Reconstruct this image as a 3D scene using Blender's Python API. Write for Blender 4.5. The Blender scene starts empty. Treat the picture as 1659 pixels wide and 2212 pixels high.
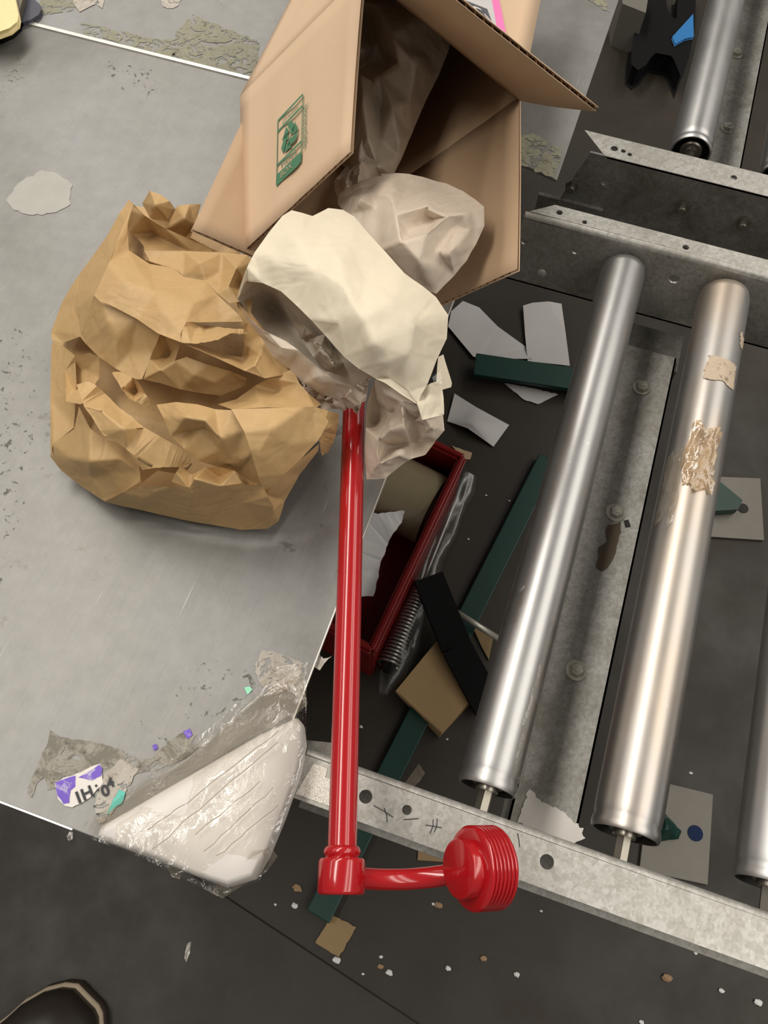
import bpy, bmesh, math, random
from mathutils import Vector, Matrix, noise
from mathutils.geometry import delaunay_2d_cdt
random.seed(4)
S = bpy.context.scene
COL = S.collection

# ------------------------------------------------------------------ camera
F, CX, CY = 1700.0, 829.5, 1106.0
RX = Vector((0.94746564, 0.29736482, -0.11782628))   # world X, Y, Z in camera axes (right, down, forward)
RY = Vector((0.31876261, -0.84736895, 0.42468373))
RZ = Vector((0.02644367, -0.43993185, -0.89764174))
EYE = Vector((0, 0, 1.45))
cam = bpy.data.cameras.new('camera')
cam.sensor_fit = 'VERTICAL'; cam.sensor_height = 24.0
cam.lens = F / 2212 * 24.0
cam.clip_start = 0.02; cam.clip_end = 60
co = bpy.data.objects.new('camera', cam); COL.objects.link(co)
co.matrix_world = Matrix(((RX[0], -RX[1], -RX[2], EYE[0]),
                          (RY[0], -RY[1], -RY[2], EYE[1]),
                          (RZ[0], -RZ[1], -RZ[2], EYE[2]),
                          (0, 0, 0, 1)))
S.camera = co

# ------------------------------------------------------------------ world, lamps, exposure
w = bpy.data.worlds.new('world'); S.world = w; w.use_nodes = True
w.node_tree.nodes['Background'].inputs[0].default_value = (1.0, 0.95, 0.89, 1)
w.node_tree.nodes['Background'].inputs[1].default_value = 0.16
def area(name, loc, sx, sy, power, col=(1.0, 0.945, 0.86), target=None, rz=0):
    l = bpy.data.lights.new(name, 'AREA'); l.shape = 'RECTANGLE'; l.size = sx; l.size_y = sy
    l.energy = power; l.color = col
    o = bpy.data.objects.new(name, l); COL.objects.link(o); o.location = loc
    if target is None: o.rotation_euler = (0, 0, rz)
    else: o.rotation_euler = (Vector(target) - Vector(loc)).to_track_quat('-Z', 'Y').to_euler()
    return o
area('ceiling_lamp', (1.9, 2.0, 4.4), 0.9, 8.0, 75)
area('ceiling_lamp', (-1.9, 2.0, 4.4), 0.7, 6.5, 160)
area('ceiling_lamp', (3.6, 2.0, 4.4), 1.0, 8.0, 120)
area('ceiling_lamp', (-4.6, 2.0, 4.4), 0.5, 8.0, 70)
S.view_settings.view_transform = 'Standard'; S.view_settings.look = 'None'
S.view_settings.gamma = 1; S.view_settings.use_curve_mapping = False
S.view_settings.exposure = 0.2

# ------------------------------------------------------------------ geometry helpers
def ray(px, py):
    c = Vector((px - CX, py - CY, F))
    return Vector((RX.dot(c), RY.dot(c), RZ.dot(c)))
def U(px, py, z):                       # where the line of sight meets the level z
    d = ray(px, py); return EYE + d * ((z - EYE.z) / d.z)
def UY(px, py, y):
    d = ray(px, py); return EYE + d * (y / d.y)
def UP(px, py, p, n):
    d = ray(px, py); return EYE + d * ((p - EYE).dot(n) / d.dot(n))

def tag(o, label=None, cat=None, group=None, kind=None):
    for k, v in (('label', label), ('category', cat), ('group', group), ('kind', kind)):
        if v: o[k] = v
    return o
def root(name, loc, label, cat, group=None):
    o = bpy.data.objects.new(name, None); COL.objects.link(o); o.location = loc
    o.empty_display_size = 0.05
    return tag(o, label, cat, group)
def wloc(o):
    v = Vector((0, 0, 0))
    while o is not None: v += o.location; o = o.parent
    return v
def mesh(name, verts, faces, mats, parent=None, smooth=False, mi=None):
    off = wloc(parent)
    if parent is None:
        c = sum((Vector(v) for v in verts), Vector()) / len(verts)
        c.z = min(Vector(v).z for v in verts); off = c
    me = bpy.data.meshes.new(name)
    me.from_pydata([Vector(v) - off for v in verts], [], faces)
    if not isinstance(mats, (list, tuple)): mats = [mats]
    for m in mats: me.materials.append(m)
    if mi is not None: me.polygons.foreach_set('material_index', mi)
    if smooth: me.polygons.foreach_set('use_smooth', [True] * len(me.polygons))
    me.validate(); me.update()
    o = bpy.data.objects.new(name, me); COL.objects.link(o)
    if parent is None: o.location = off
    else: o.parent = parent
    return o
class MB:
    """collects shapes into one mesh"""
    def __init__(s): s.v = []; s.f = []; s.m = []
    def add(s, v, f, m=0):
        n = len(s.v); s.v += [Vector(a) for a in v]; s.f += [tuple(n + i for i in q) for q in f]; s.m += [m] * len(f); return s
    def box(s, a, b, m=0, M=None):
        x0, y0, z0 = a; x1, y1, z1 = b
        v = [Vector(p) for p in ((x0,y0,z0),(x1,y0,z0),(x1,y1,z0),(x0,y1,z0),(x0,y0,z1),(x1,y0,z1),(x1,y1,z1),(x0,y1,z1))]
        if M: v = [M @ p for p in v]
        return s.add(v, [(3,2,1,0),(4,5,6,7),(0,1,5,4),(1,2,6,5),(2,3,7,6),(3,0,4,7)], m)
    def slab(s, poly, t, m=0):           # 3D polygon thickened along its normal
        n = nrm(poly); k = len(poly)
        v = [Vector(p) + n * t * .5 for p in poly] + [Vector(p) - n * t * .5 for p in poly]
        f = [tuple(range(k)), tuple(range(2 * k - 1, k - 1, -1))] + [(i, k + i, k + (i + 1) % k, (i + 1) % k) for i in range(k)]
        return s.add(v, f, m)
    def lathe(s, p, axis, prof, n=32, m=0, cap=True):   # prof: (distance along axis, radius)
        axis = Vector(axis).normalized(); a = axis.orthogonal().normalized(); b = axis.cross(a); p = Vector(p)
        v = []; f = []
        for t, r in prof:
            for i in range(n):
                q = 2 * math.pi * i / n; v.append(p + axis * t + (a * math.cos(q) + b * math.sin(q)) * r)
        for j in range(len(prof) - 1):
            for i in range(n): f.append((j*n+i, j*n+(i+1)%n, (j+1)*n+(i+1)%n, (j+1)*n+i))
        if cap: f.append(tuple(range(n))[::-1]); f.append(tuple((len(prof)-1)*n+i for i in range(n)))
        return s.add(v, f, m)
    def tube(s, pts, r, n=12, m=0):
        pts = [Vector(p) for p in pts]; v = []; f = []; a = None
        for j, p in enumerate(pts):
            t = (pts[min(j+1, len(pts)-1)] - pts[max(j-1, 0)]).normalized()
            a = t.orthogonal().normalized() if a is None else (a - t * a.dot(t)).normalized()
            b = t.cross(a)
            for i in range(n):
                q = 2 * math.pi * i / n; v.append(p + (a * math.cos(q) + b * math.sin(q)) * r)
        for j in range(len(pts) - 1):
            for i in range(n): f.append((j*n+i, j*n+(i+1)%n, (j+1)*n+(i+1)%n, (j+1)*n+i))
        f.append(tuple(range(n))[::-1]); f.append(tuple((len(pts)-1)*n+i for i in range(n)))
        return s.add(v, f, m)
    def build(s, name, mats, parent=None, smooth=False, auto=None):
        o = mesh(name, s.v, s.f, mats, parent, smooth or auto is not None, s.m)
        if auto is not None: o.data.set_sharp_from_angle(angle=math.radians(auto))
        return o
def nrm(poly):
    n = Vector()
    for i in range(len(poly)):
        a = Vector(poly[i]); b = Vector(poly[(i + 1) % len(poly)])
        n += Vector(((a.y-b.y)*(a.z+b.z), (a.z-b.z)*(a.x+b.x), (a.x-b.x)*(a.y+b.y)))
    return n.normalized()
def bevel(o, wd, seg=2):
    m = o.modifiers.new('bevel', 'BEVEL'); m.width = wd; m.segments = seg; m.limit_method = 'ANGLE'; m.angle_limit = math.radians(40)
    return o
def holed(mb, poly2, holes, to3, t, m=0, n=18):
    """flat plate with real holes; poly2 outline (2D), holes (x,y,r); to3(x,y)->3D; t thickness vector"""
    vs = [Vector(p) for p in poly2]; es = [(i, (i + 1) % len(vs)) for i in range(len(vs))]
    for hx, hy, r in holes:
        k = len(vs)
        vs += [Vector((hx + r * math.cos(2*math.pi*i/n), hy + r * math.sin(2*math.pi*i/n))) for i in range(n)]
        es += [(k + i, k + (i + 1) % n) for i in range(n)]
    V, E_, Fc, _, _, _ = delaunay_2d_cdt([Vector(v[:2]) for v in vs], es, [tuple(range(len(poly2)))], 1, 1e-7)
    keep = []
    for f in Fc:
        c = sum((Vector(V[i]) for i in f), Vector((0, 0))) / len(f)
        if all((c - Vector((hx, hy))).length > r * .97 for hx, hy, r in holes): keep.append(tuple(f))
    top = [to3(v[0], v[1]) for v in V]; k = len(top); bot = [p + Vector(t) for p in top]
    cnt = {}
    for f in keep:
        for i in range(len(f)):
            e = (f[i], f[(i + 1) % len(f)]); cnt[e] = cnt.get(e, 0) + 1
    side = [(b, a, a + k, b + k) for (a, b) in cnt if (b, a) not in cnt]
    mb.add(top + bot, keep + [tuple(i + k for i in f[::-1]) for f in keep] + side, m)
def crinkle(p, s1=28.0, a1=.0028, s2=75.0, a2=.0010):
    q = p * s1 + noise.noise_vector(p * 14) * .5
    d = noise.voronoi(q)[0]; e = noise.voronoi(p * s2)[0]
    return (d[1] - d[0] - .35) * a1 + (e[1] - e[0] - .35) * a2
def sheet(mb, pts, inner=(), lv=3, amp=1.0, m=0, jag=0, sm=2, conv=None, push=None, creases=()):
    """creased paper sheet. pts: outline (px, py, height mm above the table); inner: more control points"""
    P = [conv(*p) if conv else p for p in pts]; Q = [conv(*p) if conv else p for p in inner]
    if jag:
        N = []
        for i in range(len(P)):
            a = Vector(P[i]); b = Vector(P[(i+1) % len(P)]); L = (Vector(b[:2]) - Vector(a[:2])).length; k = max(1, int(L / 7))
            for j in range(k):
                c = a.lerp(b, j / k); r = jag if j else jag * .2
                N.append((c.x + random.uniform(-r, r), c.y + random.uniform(-r, r), c.z))
        P = N
    al = P + Q; n = len(P)
    es = [(i, (i+1) % n) for i in range(n)] + [tuple(e) for e in creases]
    V, E_, Fc, ov, _, _ = delaunay_2d_cdt([Vector(p[:2]) for p in al], es, [tuple(range(n))], 1, 1e-4)
    H = []
    for i, v in enumerate(V):
        o = [al[j][2] for j in ov[i]] if ov[i] else []
        H.append(sum(o) / len(o) if o else min(al, key=lambda q: (q[0]-v.x)**2 + (q[1]-v.y)**2)[2])
    vs = [Vector((v[0], v[1], h)) for v, h in zip(V, H)]; fs = [tuple(f) for f in Fc]
    for _ in range(lv):
        mid = {}; nf = []
        def M(a, b):
            k = (min(a, b), max(a, b))
            if k not in mid: vs.append((vs[a] + vs[b]) * .5); mid[k] = len(vs) - 1
            return mid[k]
        for a, b, c in fs:
            x, y, z = M(a, b), M(b, c), M(c, a); nf += [(a, x, z), (x, b, y), (z, y, c), (x, y, z)]
        fs = nf
    ec = {}
    for f in fs:
        for i in range(3):
            e = tuple(sorted((f[i], f[(i+1) % 3]))); ec[e] = ec.get(e, 0) + 1
    bd = set(i for e, c in ec.items() if c == 1 for i in e)
    nb = [[] for _ in vs]
    for a, b in ec: nb[a].append(b); nb[b].append(a)
    for _ in range(sm):
        nv = [v.copy() for v in vs]
        for i, l in enumerate(nb):
            if i not in bd and l: nv[i].z = vs[i].z * .4 + .6 * sum(vs[j].z for j in l) / len(l)
        vs = nv
    W = [U(v.x, v.y, TZ + v.z * .001) for v in vs]
    N = [Vector() for _ in W]
    for a, b, c in fs:
        q = (W[b] - W[a]).cross(W[c] - W[a])
        for i in (a, b, c): N[i] += q
    out = []
    for i, p in enumerate(W):
        nn = N[i].normalized() if N[i].length > 0 else Vector((0, 0, 1))
        if nn.z < 0: nn = -nn
        k = amp * (.35 if i in bd else 1)
        out.append(p + nn * crinkle(p) * k)
    mb.add(out, fs, m)

# ------------------------------------------------------------------ materials
def mat(name, base=(.5, .5, .5), rough=.5, metal=0, **kw):
    m = bpy.data.materials.new(name); m.use_nodes = True; nt = m.node_tree
    b = nt.nodes['Principled BSDF']; b.inputs['Base Color'].default_value = (*base, 1)
    b.inputs['Roughness'].default_value = rough; b.inputs['Metallic'].default_value = metal
    for k, v in kw.items(): b.inputs[k.replace('_', ' ')].default_value = v
    return m, nt, b
def N(nt, t, **kw):
    n = nt.nodes.new(t)
    for k, v in kw.items():
        if isinstance(k, str) and hasattr(n, k): setattr(n, k, v)
    return n
def tex(nt, kind, scale, detail=4, rough=.6, stretch=None, rot=(0, 0, 0), dist=0):
    tc = nt.nodes.new('ShaderNodeTexCoord'); mp = nt.nodes.new('ShaderNodeMapping')
    nt.links.new(tc.outputs['Object'], mp.inputs[0])
    if stretch: mp.inputs['Scale'].default_value = stretch
    mp.inputs['Rotation'].default_value = rot
    t = nt.nodes.new('ShaderNodeTexNoise' if kind == 'noise' else 'ShaderNodeTexVoronoi')
    nt.links.new(mp.outputs[0], t.inputs['Vector']); t.inputs['Scale'].default_value = scale
    if kind == 'noise':
        t.inputs['Detail'].default_value = detail; t.inputs['Roughness'].default_value = rough; t.inputs['Distortion'].default_value = dist
        return t.outputs['Fac']
    return t.outputs['Color' if kind == 'vc' else 'Distance']
def ramp(nt, src, stops, interp='LINEAR'):
    r = nt.nodes.new('ShaderNodeValToRGB'); r.color_ramp.interpolation = interp
    e = r.color_ramp.elements
    while len(e) > 1: e.remove(e[0])
    e[0].position = stops[0][0]; e[0].color = (*stops[0][1], 1) if len(stops[0][1]) == 3 else stops[0][1]
    for p, c in stops[1:]:
        x = e.new(p); x.color = (*c, 1)
    nt.links.new(src, r.inputs[0]); return r.outputs[0]
def g(v): return (v, v, v)
def mix(nt, fac, a, b, mode='MIX'):
    m = nt.nodes.new('ShaderNodeMix'); m.data_type = 'RGBA'; m.blend_type = mode
    for i, x in ((0, fac), (6, a), (7, b)):
        if isinstance(x, (int, float)): m.inputs[i].default_value = x
        elif isinstance(x, tuple): m.inputs[i].default_value = (*x, 1)
        else: nt.links.new(x, m.inputs[i])
    return m.outputs[2]
def bump(nt, b, src, s=.3, d=.001, prev=None):
    n = nt.nodes.new('ShaderNodeBump'); n.inputs['Strength'].default_value = s; n.inputs['Distance'].default_value = d
    nt.links.new(src, n.inputs['Height'])
    if prev: nt.links.new(prev, n.inputs['Normal'])
    nt.links.new(n.outputs[0], b.inputs['Normal']); return n.outputs[0]
L = lambda nt, a, b: nt.links.new(a, b)

def metal_sheet():
    m, nt, b = mat('brushed_aluminium_sheet', (.5, .49, .46), .45, .5)
    blot = tex(nt, 'noise', 5, 3, .5, dist=.6)  # mottled tone, also carries dark reflection patches in the colour
    fine = tex(nt, 'noise', 60, 6, .7)
    brush = tex(nt, 'noise', 40, 4, .7, stretch=(14, .6, 1), rot=(0, 0, .12))
    c = ramp(nt, blot, [(.3, (.195, .19, .175)), (.5, (.245, .24, .228)), (.7, (.29, .287, .282))])
    c = mix(nt, .12, c, ramp(nt, brush, [(.3, g(.35)), (.7, g(.7))]), 'OVERLAY')
    c = mix(nt, .35, c, ramp(nt, fine, [(.3, g(.4)), (.65, g(.6))]), 'OVERLAY')
    # grime specks
    sp = tex(nt, 'noise', 34, 6, .75); area_ = tex(nt, 'noise', 3.2, 2, .5)
    k = nt.nodes.new('ShaderNodeMath'); k.operation = 'MULTIPLY'
    L(nt, ramp(nt, sp, [(.60, g(0)), (.66, g(.85))]), k.inputs[0]); L(nt, ramp(nt, area_, [(.50, g(0)), (.60, g(1))]), k.inputs[1])
    c = mix(nt, k.outputs[0], c, (.12, .11, .095))
    # pale scratches
    s1 = tex(nt, 'noise', 9, 2, .5, stretch=(40, 1.2, 1), rot=(0, 0, .5)); s2 = tex(nt, 'noise', 9, 2, .5, stretch=(38, 1.4, 1), rot=(0, 0, -.7))
    s = nt.nodes.new('ShaderNodeMath'); s.operation = 'MAXIMUM'
    L(nt, ramp(nt, s1, [(.76, g(0)), (.79, g(.8))]), s.inputs[0]); L(nt, ramp(nt, s2, [(.76, g(0)), (.79, g(.8))]), s.inputs[1])
    c = mix(nt, s.outputs[0], c, (.5, .49, .48))
    L(nt, c, b.inputs['Base Color'])
    L(nt, ramp(nt, blot, [(.3, g(.42)), (.7, g(.56))]), b.inputs['Roughness'])
    bump(nt, b, brush, .03, .0004)
    return m
def galvanized(name, dark=1.0, rough=.45, grime=.5, metal=.6):
    m, nt, b = mat(name, (.45, .44, .41), rough, metal)
    v = tex(nt, 'vc', 480); v2 = tex(nt, 'vc', 210); n1 = tex(nt, 'noise', 14, 6, .7, dist=.5); n2 = tex(nt, 'noise', 45, 5, .7)
    lo = tuple(x * dark for x in (.31, .30, .27)); hi = tuple(x * dark for x in (.43, .42, .395))
    bw = nt.nodes.new('ShaderNodeRGBToBW'); L(nt, v, bw.inputs[0]); bw2 = nt.nodes.new('ShaderNodeRGBToBW'); L(nt, v2, bw2.inputs[0])
    av = nt.nodes.new('ShaderNodeMath'); av.operation = 'ADD'; L(nt, bw.outputs[0], av.inputs[0]); L(nt, bw2.outputs[0], av.inputs[1])
    hf = nt.nodes.new('ShaderNodeMath'); hf.operation = 'MULTIPLY'; L(nt, av.outputs[0], hf.inputs[0]); hf.inputs[1].default_value = .5
    c = ramp(nt, hf.outputs[0], [(.25, lo), (.75, hi)])
    c = mix(nt, ramp(nt, n1, [(.48, g(0)), (.68, g(grime))]), c, tuple(x * dark for x in (.17, .15, .115)))
    c = mix(nt, ramp(nt, n2, [(.6, g(0)), (.7, g(grime))]), c, tuple(x * dark for x in (.20, .185, .15)))
    L(nt, c, b.inputs['Base Color']); bump(nt, b, n2, .12, .0006)
    return m
def roller_mat(name, seed, tan=0):
    m, nt, b = mat(name, (.62, .61, .60), .38, 1)
    n = tex(nt, 'noise', 9, 5, .65, stretch=(1, .35, 1)); f = tex(nt, 'noise', 120, 5, .7); br = tex(nt, 'noise', 50, 3, .6, stretch=(1, 14, 1))
    c = ramp(nt, n, [(.3, (.42, .415, .41)), (.7, (.56, .557, .552))])
    if tan: c = mix(nt, ramp(nt, tex(nt, 'noise', 7, 4, .6, stretch=(1.6, .3, 1)), [(.46, g(0)), (.62, g(.75))]), c, (.62, .50, .38))
    c = mix(nt, ramp(nt, f, [(.66, g(0)), (.72, g(.5))]), c, (.85, .84, .80))
    L(nt, c, b.inputs['Base Color']); L(nt, ramp(nt, n, [(.3, g(.36)), (.7, g(.48))]), b.inputs['Roughness'])
    bump(nt, b, br, .05, .0004)
    return m
def paper_mat(name, c0, c1, rough=.7, bs=.35, trans=True):
    m, nt, b = mat(name, c0, rough)
    n = tex(nt, 'noise', 12, 5, .6); f = tex(nt, 'noise', 240, 4, .7); cr = tex(nt, 'vd', 34); cr2 = tex(nt, 'vd', 90)
    c = mix(nt, n, c0, c1); c = mix(nt, .12, c, ramp(nt, f, [(.3, g(.3)), (.7, g(.7))]), 'OVERLAY')
    L(nt, c, b.inputs['Base Color'])
    wn = nt.nodes.new('ShaderNodeMath'); wn.operation = 'ABSOLUTE'; ws = nt.nodes.new('ShaderNodeMath'); ws.operation = 'SUBTRACT'; L(nt, tex(nt, 'noise', 9, 3, .55, dist=1.2), ws.inputs[0]); ws.inputs[1].default_value = .5; L(nt, ws.outputs[0], wn.inputs[0])
    wr = ramp(nt, wn.outputs[0], [(0, g(0)), (.05, g(1))])
    pw = bump(nt, b, wr, .22, .0016)
    p = bump(nt, b, cr, bs, .0022, pw); p = bump(nt, b, cr2, bs * .7, .0009, p); bump(nt, b, f, .08, .0003, p)
    return m
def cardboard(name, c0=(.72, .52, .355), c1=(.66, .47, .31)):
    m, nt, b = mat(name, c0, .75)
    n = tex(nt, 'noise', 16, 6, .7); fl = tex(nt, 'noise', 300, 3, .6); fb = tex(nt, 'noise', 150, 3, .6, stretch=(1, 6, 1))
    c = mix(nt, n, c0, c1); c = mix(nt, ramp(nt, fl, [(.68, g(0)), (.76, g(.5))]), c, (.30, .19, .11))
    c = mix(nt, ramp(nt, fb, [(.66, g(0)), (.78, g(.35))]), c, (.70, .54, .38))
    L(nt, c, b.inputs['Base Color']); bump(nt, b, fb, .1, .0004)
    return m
def plain(name, c, rough=.5, metal=0, var=.12, sc=40, bs=.1, **kw):
    m, nt, b = mat(name, c, rough, metal, **kw)
    n = tex(nt, 'noise', sc, 5, .65)
    L(nt, mix(nt, n, tuple(x * (1 - var) for x in c), tuple(min(1, x * (1 + var)) for x in c)), b.inputs['Base Color'])
    if bs: bump(nt, b, n, bs, .0006)
    return m
def floor_mat(name, ca, cb, rough=.32):
    m, nt, b = mat(name, ca, rough)
    n = tex(nt, 'noise', 2.5, 4, .6); f = tex(nt, 'noise', 140, 4, .7); r = tex(nt, 'noise', 7, 5, .65)
    c = mix(nt, ramp(nt, n, [(.35, g(0)), (.65, g(1))]), ca, cb)
    c = mix(nt, ramp(nt, r, [(.58, g(0)), (.75, g(.45))]), c, (.045, .024, .015))
    c = mix(nt, .3, c, ramp(nt, f, [(.3, g(.35)), (.7, g(.65))]), 'OVERLAY')
    L(nt, c, b.inputs['Base Color']); L(nt, ramp(nt, r, [(.3, g(rough - .07)), (.7, g(rough + .15))]), b.inputs['Roughness'])
    bump(nt, b, f, .08, .0005)
    return m
def film(name, tint=(.9, .88, .84), gl=.28, rough=.12, bs=1.0, sc=40, opac=0.0, oc=(.6, .5, .38)):
    m = bpy.data.materials.new(name); m.use_nodes = True; nt = m.node_tree; nt.nodes.clear()
    out = nt.nodes.new('ShaderNodeOutputMaterial'); t = nt.nodes.new('ShaderNodeBsdfTransparent'); t.inputs[0].default_value = (*tint, 1)
    gs = nt.nodes.new('ShaderNodeBsdfGlossy'); gs.inputs['Roughness'].default_value = rough
    bp = nt.nodes.new('ShaderNodeBump'); bp.inputs['Strength'].default_value = bs; bp.inputs['Distance'].default_value = .002
    L(nt, tex(nt, 'noise', sc, 4, .6, dist=1.5), bp.inputs['Height']); L(nt, bp.outputs[0], gs.inputs['Normal'])
    mx = nt.nodes.new('ShaderNodeMixShader'); mx.inputs[0].default_value = gl
    L(nt, t.outputs[0], mx.inputs[1]); L(nt, gs.outputs[0], mx.inputs[2]); last = mx.outputs[0]
    if opac:
        d = nt.nodes.new('ShaderNodeBsdfDiffuse'); d.inputs[0].default_value = (*oc, 1)
        m2 = nt.nodes.new('ShaderNodeMixShader')
        L(nt, ramp(nt, tex(nt, 'noise', sc * .8, 5, .7), [(.35, g(opac * .3)), (.65, g(min(1, opac * 1.5)))]), m2.inputs[0])
        L(nt, last, m2.inputs[1]); L(nt, d.outputs[0], m2.inputs[2]); last = m2.outputs[0]
    L(nt, last, out.inputs[0]); return m
def residue(name, ca, cb, scale=40, holes=.0, dark=(.13, .12, .09), seed=0):
    """torn, dirty left-over of a label: alpha-eaten in spots"""
    m, nt, b = mat(name, ca, .6)
    n = tex(nt, 'noise', scale, 6, .72, dist=.8); n2 = tex(nt, 'noise', scale * 2.3, 5, .7)
    c = mix(nt, ramp(nt, n, [(.42, g(0)), (.56, g(1))]), ca, cb)
    c = mix(nt, ramp(nt, n2, [(.55, g(0)), (.66, g(.85))]), c, dark)
    L(nt, c, b.inputs['Base Color'])
    if holes: L(nt, ramp(nt, n, [(holes, g(0)), (holes + .04, g(1))]), b.inputs['Alpha'])
    bump(nt, b, n2, .3, .0006)
    return m
M_table = metal_sheet()
M_galv = galvanized('galvanized_steel', 1.3, .42, .35)
M_galvd = galvanized('grimy_galvanized_steel', .62, .45, .7, .5)
M_rail = galvanized('brushed_galvanized_rail', 1.25, .45, .25, .55)
M_strip = galvanized('spangled_galvanized_steel', 1.0, .6, .55, .35)
M_edge = plain('pale_bright_steel', (.80, .78, .74), .35, .6)  # pale colour carries the highlight on the sheet edges; also the rivet
M_roll = roller_mat('brushed_roller_steel', 0); M_rollt = roller_mat('tape_stained_roller_steel', 1, 1)
M_floor = floor_mat('dark_brown_sealed_floor', (.018, .0135, .0078), (.027, .0205, .0125), .48)
M_mat = floor_mat('grey_rubber_matting', (.024, .0195, .0135), (.033, .0275, .0195), .5)
M_red = plain('glossy_red_enamel', (.42, .006, .010), .2, 0, .06, 20, .0, Coat_Weight=.6, Coat_Roughness=.06)
M_redp = plain('red_plastic', (.22, .006, .006), .35)
M_kraft = paper_mat('kraft_paper', (.56, .37, .17), (.48, .305, .13), .55, .15)
M_cream = paper_mat('cream_wrapping_paper', (.80, .71, .54), (.74, .66, .53), .7, .18)
M_beige = paper_mat('beige_wrapping_paper', (.66, .56, .45), (.62, .52, .42), .55, .35)
M_greyp = paper_mat('packing_paper_and_cone_shade', (.62, .55, .45), (.57, .50, .41), .5, .35)  # packing paper colour, also the shade painted into the cone's hollow
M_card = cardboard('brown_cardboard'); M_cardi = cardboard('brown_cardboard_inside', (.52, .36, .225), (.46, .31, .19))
M_flute = plain('cardboard_flute', (.33, .21, .12), .85)
M_green = plain('green_painted_steel', (.005, .040, .030), .4, 0, .25)
M_black = plain('black_rubber', (.004, .004, .0045), .75, Specular_IOR_Level=.15)
M_blue = plain('blue_plastic', (.02, .16, .42), .5)
M_white = plain('white_label_paper', (.60, .58, .57), .6, 0, .06, 15, .05)
M_foam = plain('white_foam', (.74, .70, .66), .6, 0, .08, 18, .2)
M_tear = plain('torn_white_paper', (.86, .85, .84), .8, 0, .08, 60, .3)
M_plate = plain('dull_grey_steel_plate', (.19, .175, .15), .5, .3)
M_hole = plain('dark_bore', (.02, .018, .015), .6, .3)
M_bolt = plain('zinc_bolt', (.50, .48, .41), .3, .5)
M_bolti = plain('bearing_steel', (.28, .26, .22), .3, .9)
M_film = film('clear_packing_tape', (.97, .96, .94), gl=.07, rough=.14)
M_filmd = film('dirty_clear_tape', tint=(.95, .93, .90), gl=.1, rough=.18, opac=.14, oc=(.55, .47, .36))
M_bag = film('clear_plastic_bag', (.96, .96, .95), gl=.06, rough=.2, bs=.35, sc=18)
M_amber = film('amber_tape_residue', (.8, .66, .48), .25, .15, opac=.55, oc=(.50, .36, .22))
M_ink = plain('green_print_ink', (.075, .22, .12), .7, bs=0)
M_blackink = plain('black_print_ink', (.03, .03, .035), .6, bs=0)

# ------------------------------------------------------------------ structure
TZ = .845
struct = lambda o: tag(o, kind='structure')
struct(MB().box((-4, -2.5, -.05), (4, 6, 0)).build('floor', M_floor))
# rubber matting in front of the bench (left / near side)
p0, p1 = U(470, 1925, .003), U(905, 2212, .003)
dd = (p1 - p0).normalized()
a = p0 - dd * 1.4; b_ = p1 + dd * 1.0; q = Vector((-dd.y, dd.x, 0)) * -1
mt = MB().slab([a, b_, b_ + q * 1.3, a + q * 1.3], .006)
tag(bevel(mt.build('rubber_mat', M_mat), .002), 'dark grey rubber mat on the floor, its edge running diagonally past the cardboard scrap', 'mat')

# ------------------------------------------------------------------ the two table sheets
tb = root('steel_table', (-.6, .35, 0), 'brushed aluminium topped work table under the box and kraft paper', 'table')
TE = -.0885
t = MB().box((-1.35, -.024, TZ - .003), (TE, .768, TZ)); bevel(t.build('top_sheet', M_table, tb), .0008)
MB().box((-1.35, .7640, TZ), (-.12, .7690, TZ + .0016)).build('raised_lit_edge', M_edge, tb)  # lit bevel between the sheets, its highlight put into a pale strip
MB().box((TE - .0006, -.022, TZ - .0026), (TE + .0006, .766, TZ + .0005)).build('lit_edge', M_edge, tb)  # bright edge line added as a thin pale strip
MB().box((-1.34, -.0248, TZ - .0026), (-.208, -.0236, TZ + .0004)).build('lit_edge', M_edge, tb)  # same pale highlight strip along the front edge
MB().box((-1.33, -.02, TZ - .045), (TE - .05, -.004, TZ - .003)).build('apron', M_galvd, tb)
for x in (-1.3, -.5):
    for y in (.02, .72): MB().box((x, y, 0), (x + .04, y + .04, TZ - .003)).build('leg', M_galvd, tb)
tb2 = root('steel_table', (-.7, 1.3, 0), 'scuffed aluminium table top behind the box, meeting the far rail', 'table')
poly = [(-1.4, .7685), (-.12, .7685), (-.075, .742), (-.030, .730), (-.026, 1.9), (-1.4, 1.9)]
t = MB(); t.slab([Vector((x, y, TZ - .002)) for x, y in poly], .004)
M_table2 = metal_sheet(); M_table2.name = 'scuffed_aluminium_sheet'
bevel(t.build('top_sheet', M_table2, tb2), .0008)
for x in (-1.3, -.3):
    for y in (.85, 1.8): MB().box((x, y, 0), (x + .04, y + .04, TZ - .004)).build('leg', M_galvd, tb2)

def patch(name, pts, z, m, parent, jag=2.5, t=.0003, label=None, sub=10):
    P = []
    for i in range(len(pts)):
        a = Vector(pts[i]); b = Vector(pts[(i+1) % len(pts)]); k = max(1, int((b - a).length / sub))
        for j in range(k):
            c = a.lerp(b, j / k); P.append((c.x + random.uniform(-jag, jag), c.y + random.uniform(-jag, jag)))
    n = len(P)
    V, _, Fc, _, _, _ = delaunay_2d_cdt([Vector(p) for p in P], [(i, (i+1) % n) for i in range(n)], [tuple(range(n))], 1, 1e-4)
    o = mesh(name, [U(v[0], v[1], z) for v in V], [tuple(f) for f in Fc], m, parent)
    return tag(o, label)
M_res1 = residue('grey_green_adhesive_residue', (.30, .295, .24), (.23, .22, .15), 60, .44, (.085, .08, .055))
M_res2 = residue('dirty_label_remains', (.36, .33, .28), (.17, .155, .12), 45, .40, (.07, .065, .05))
M_res3 = residue('pale_torn_label', (.50, .46, .41), (.40, .36, .31), 60, .40, (.25, .2, .15))
M_res4 = plain('cloudy_adhesive_film', (.36, .35, .32), .5, .3)
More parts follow.
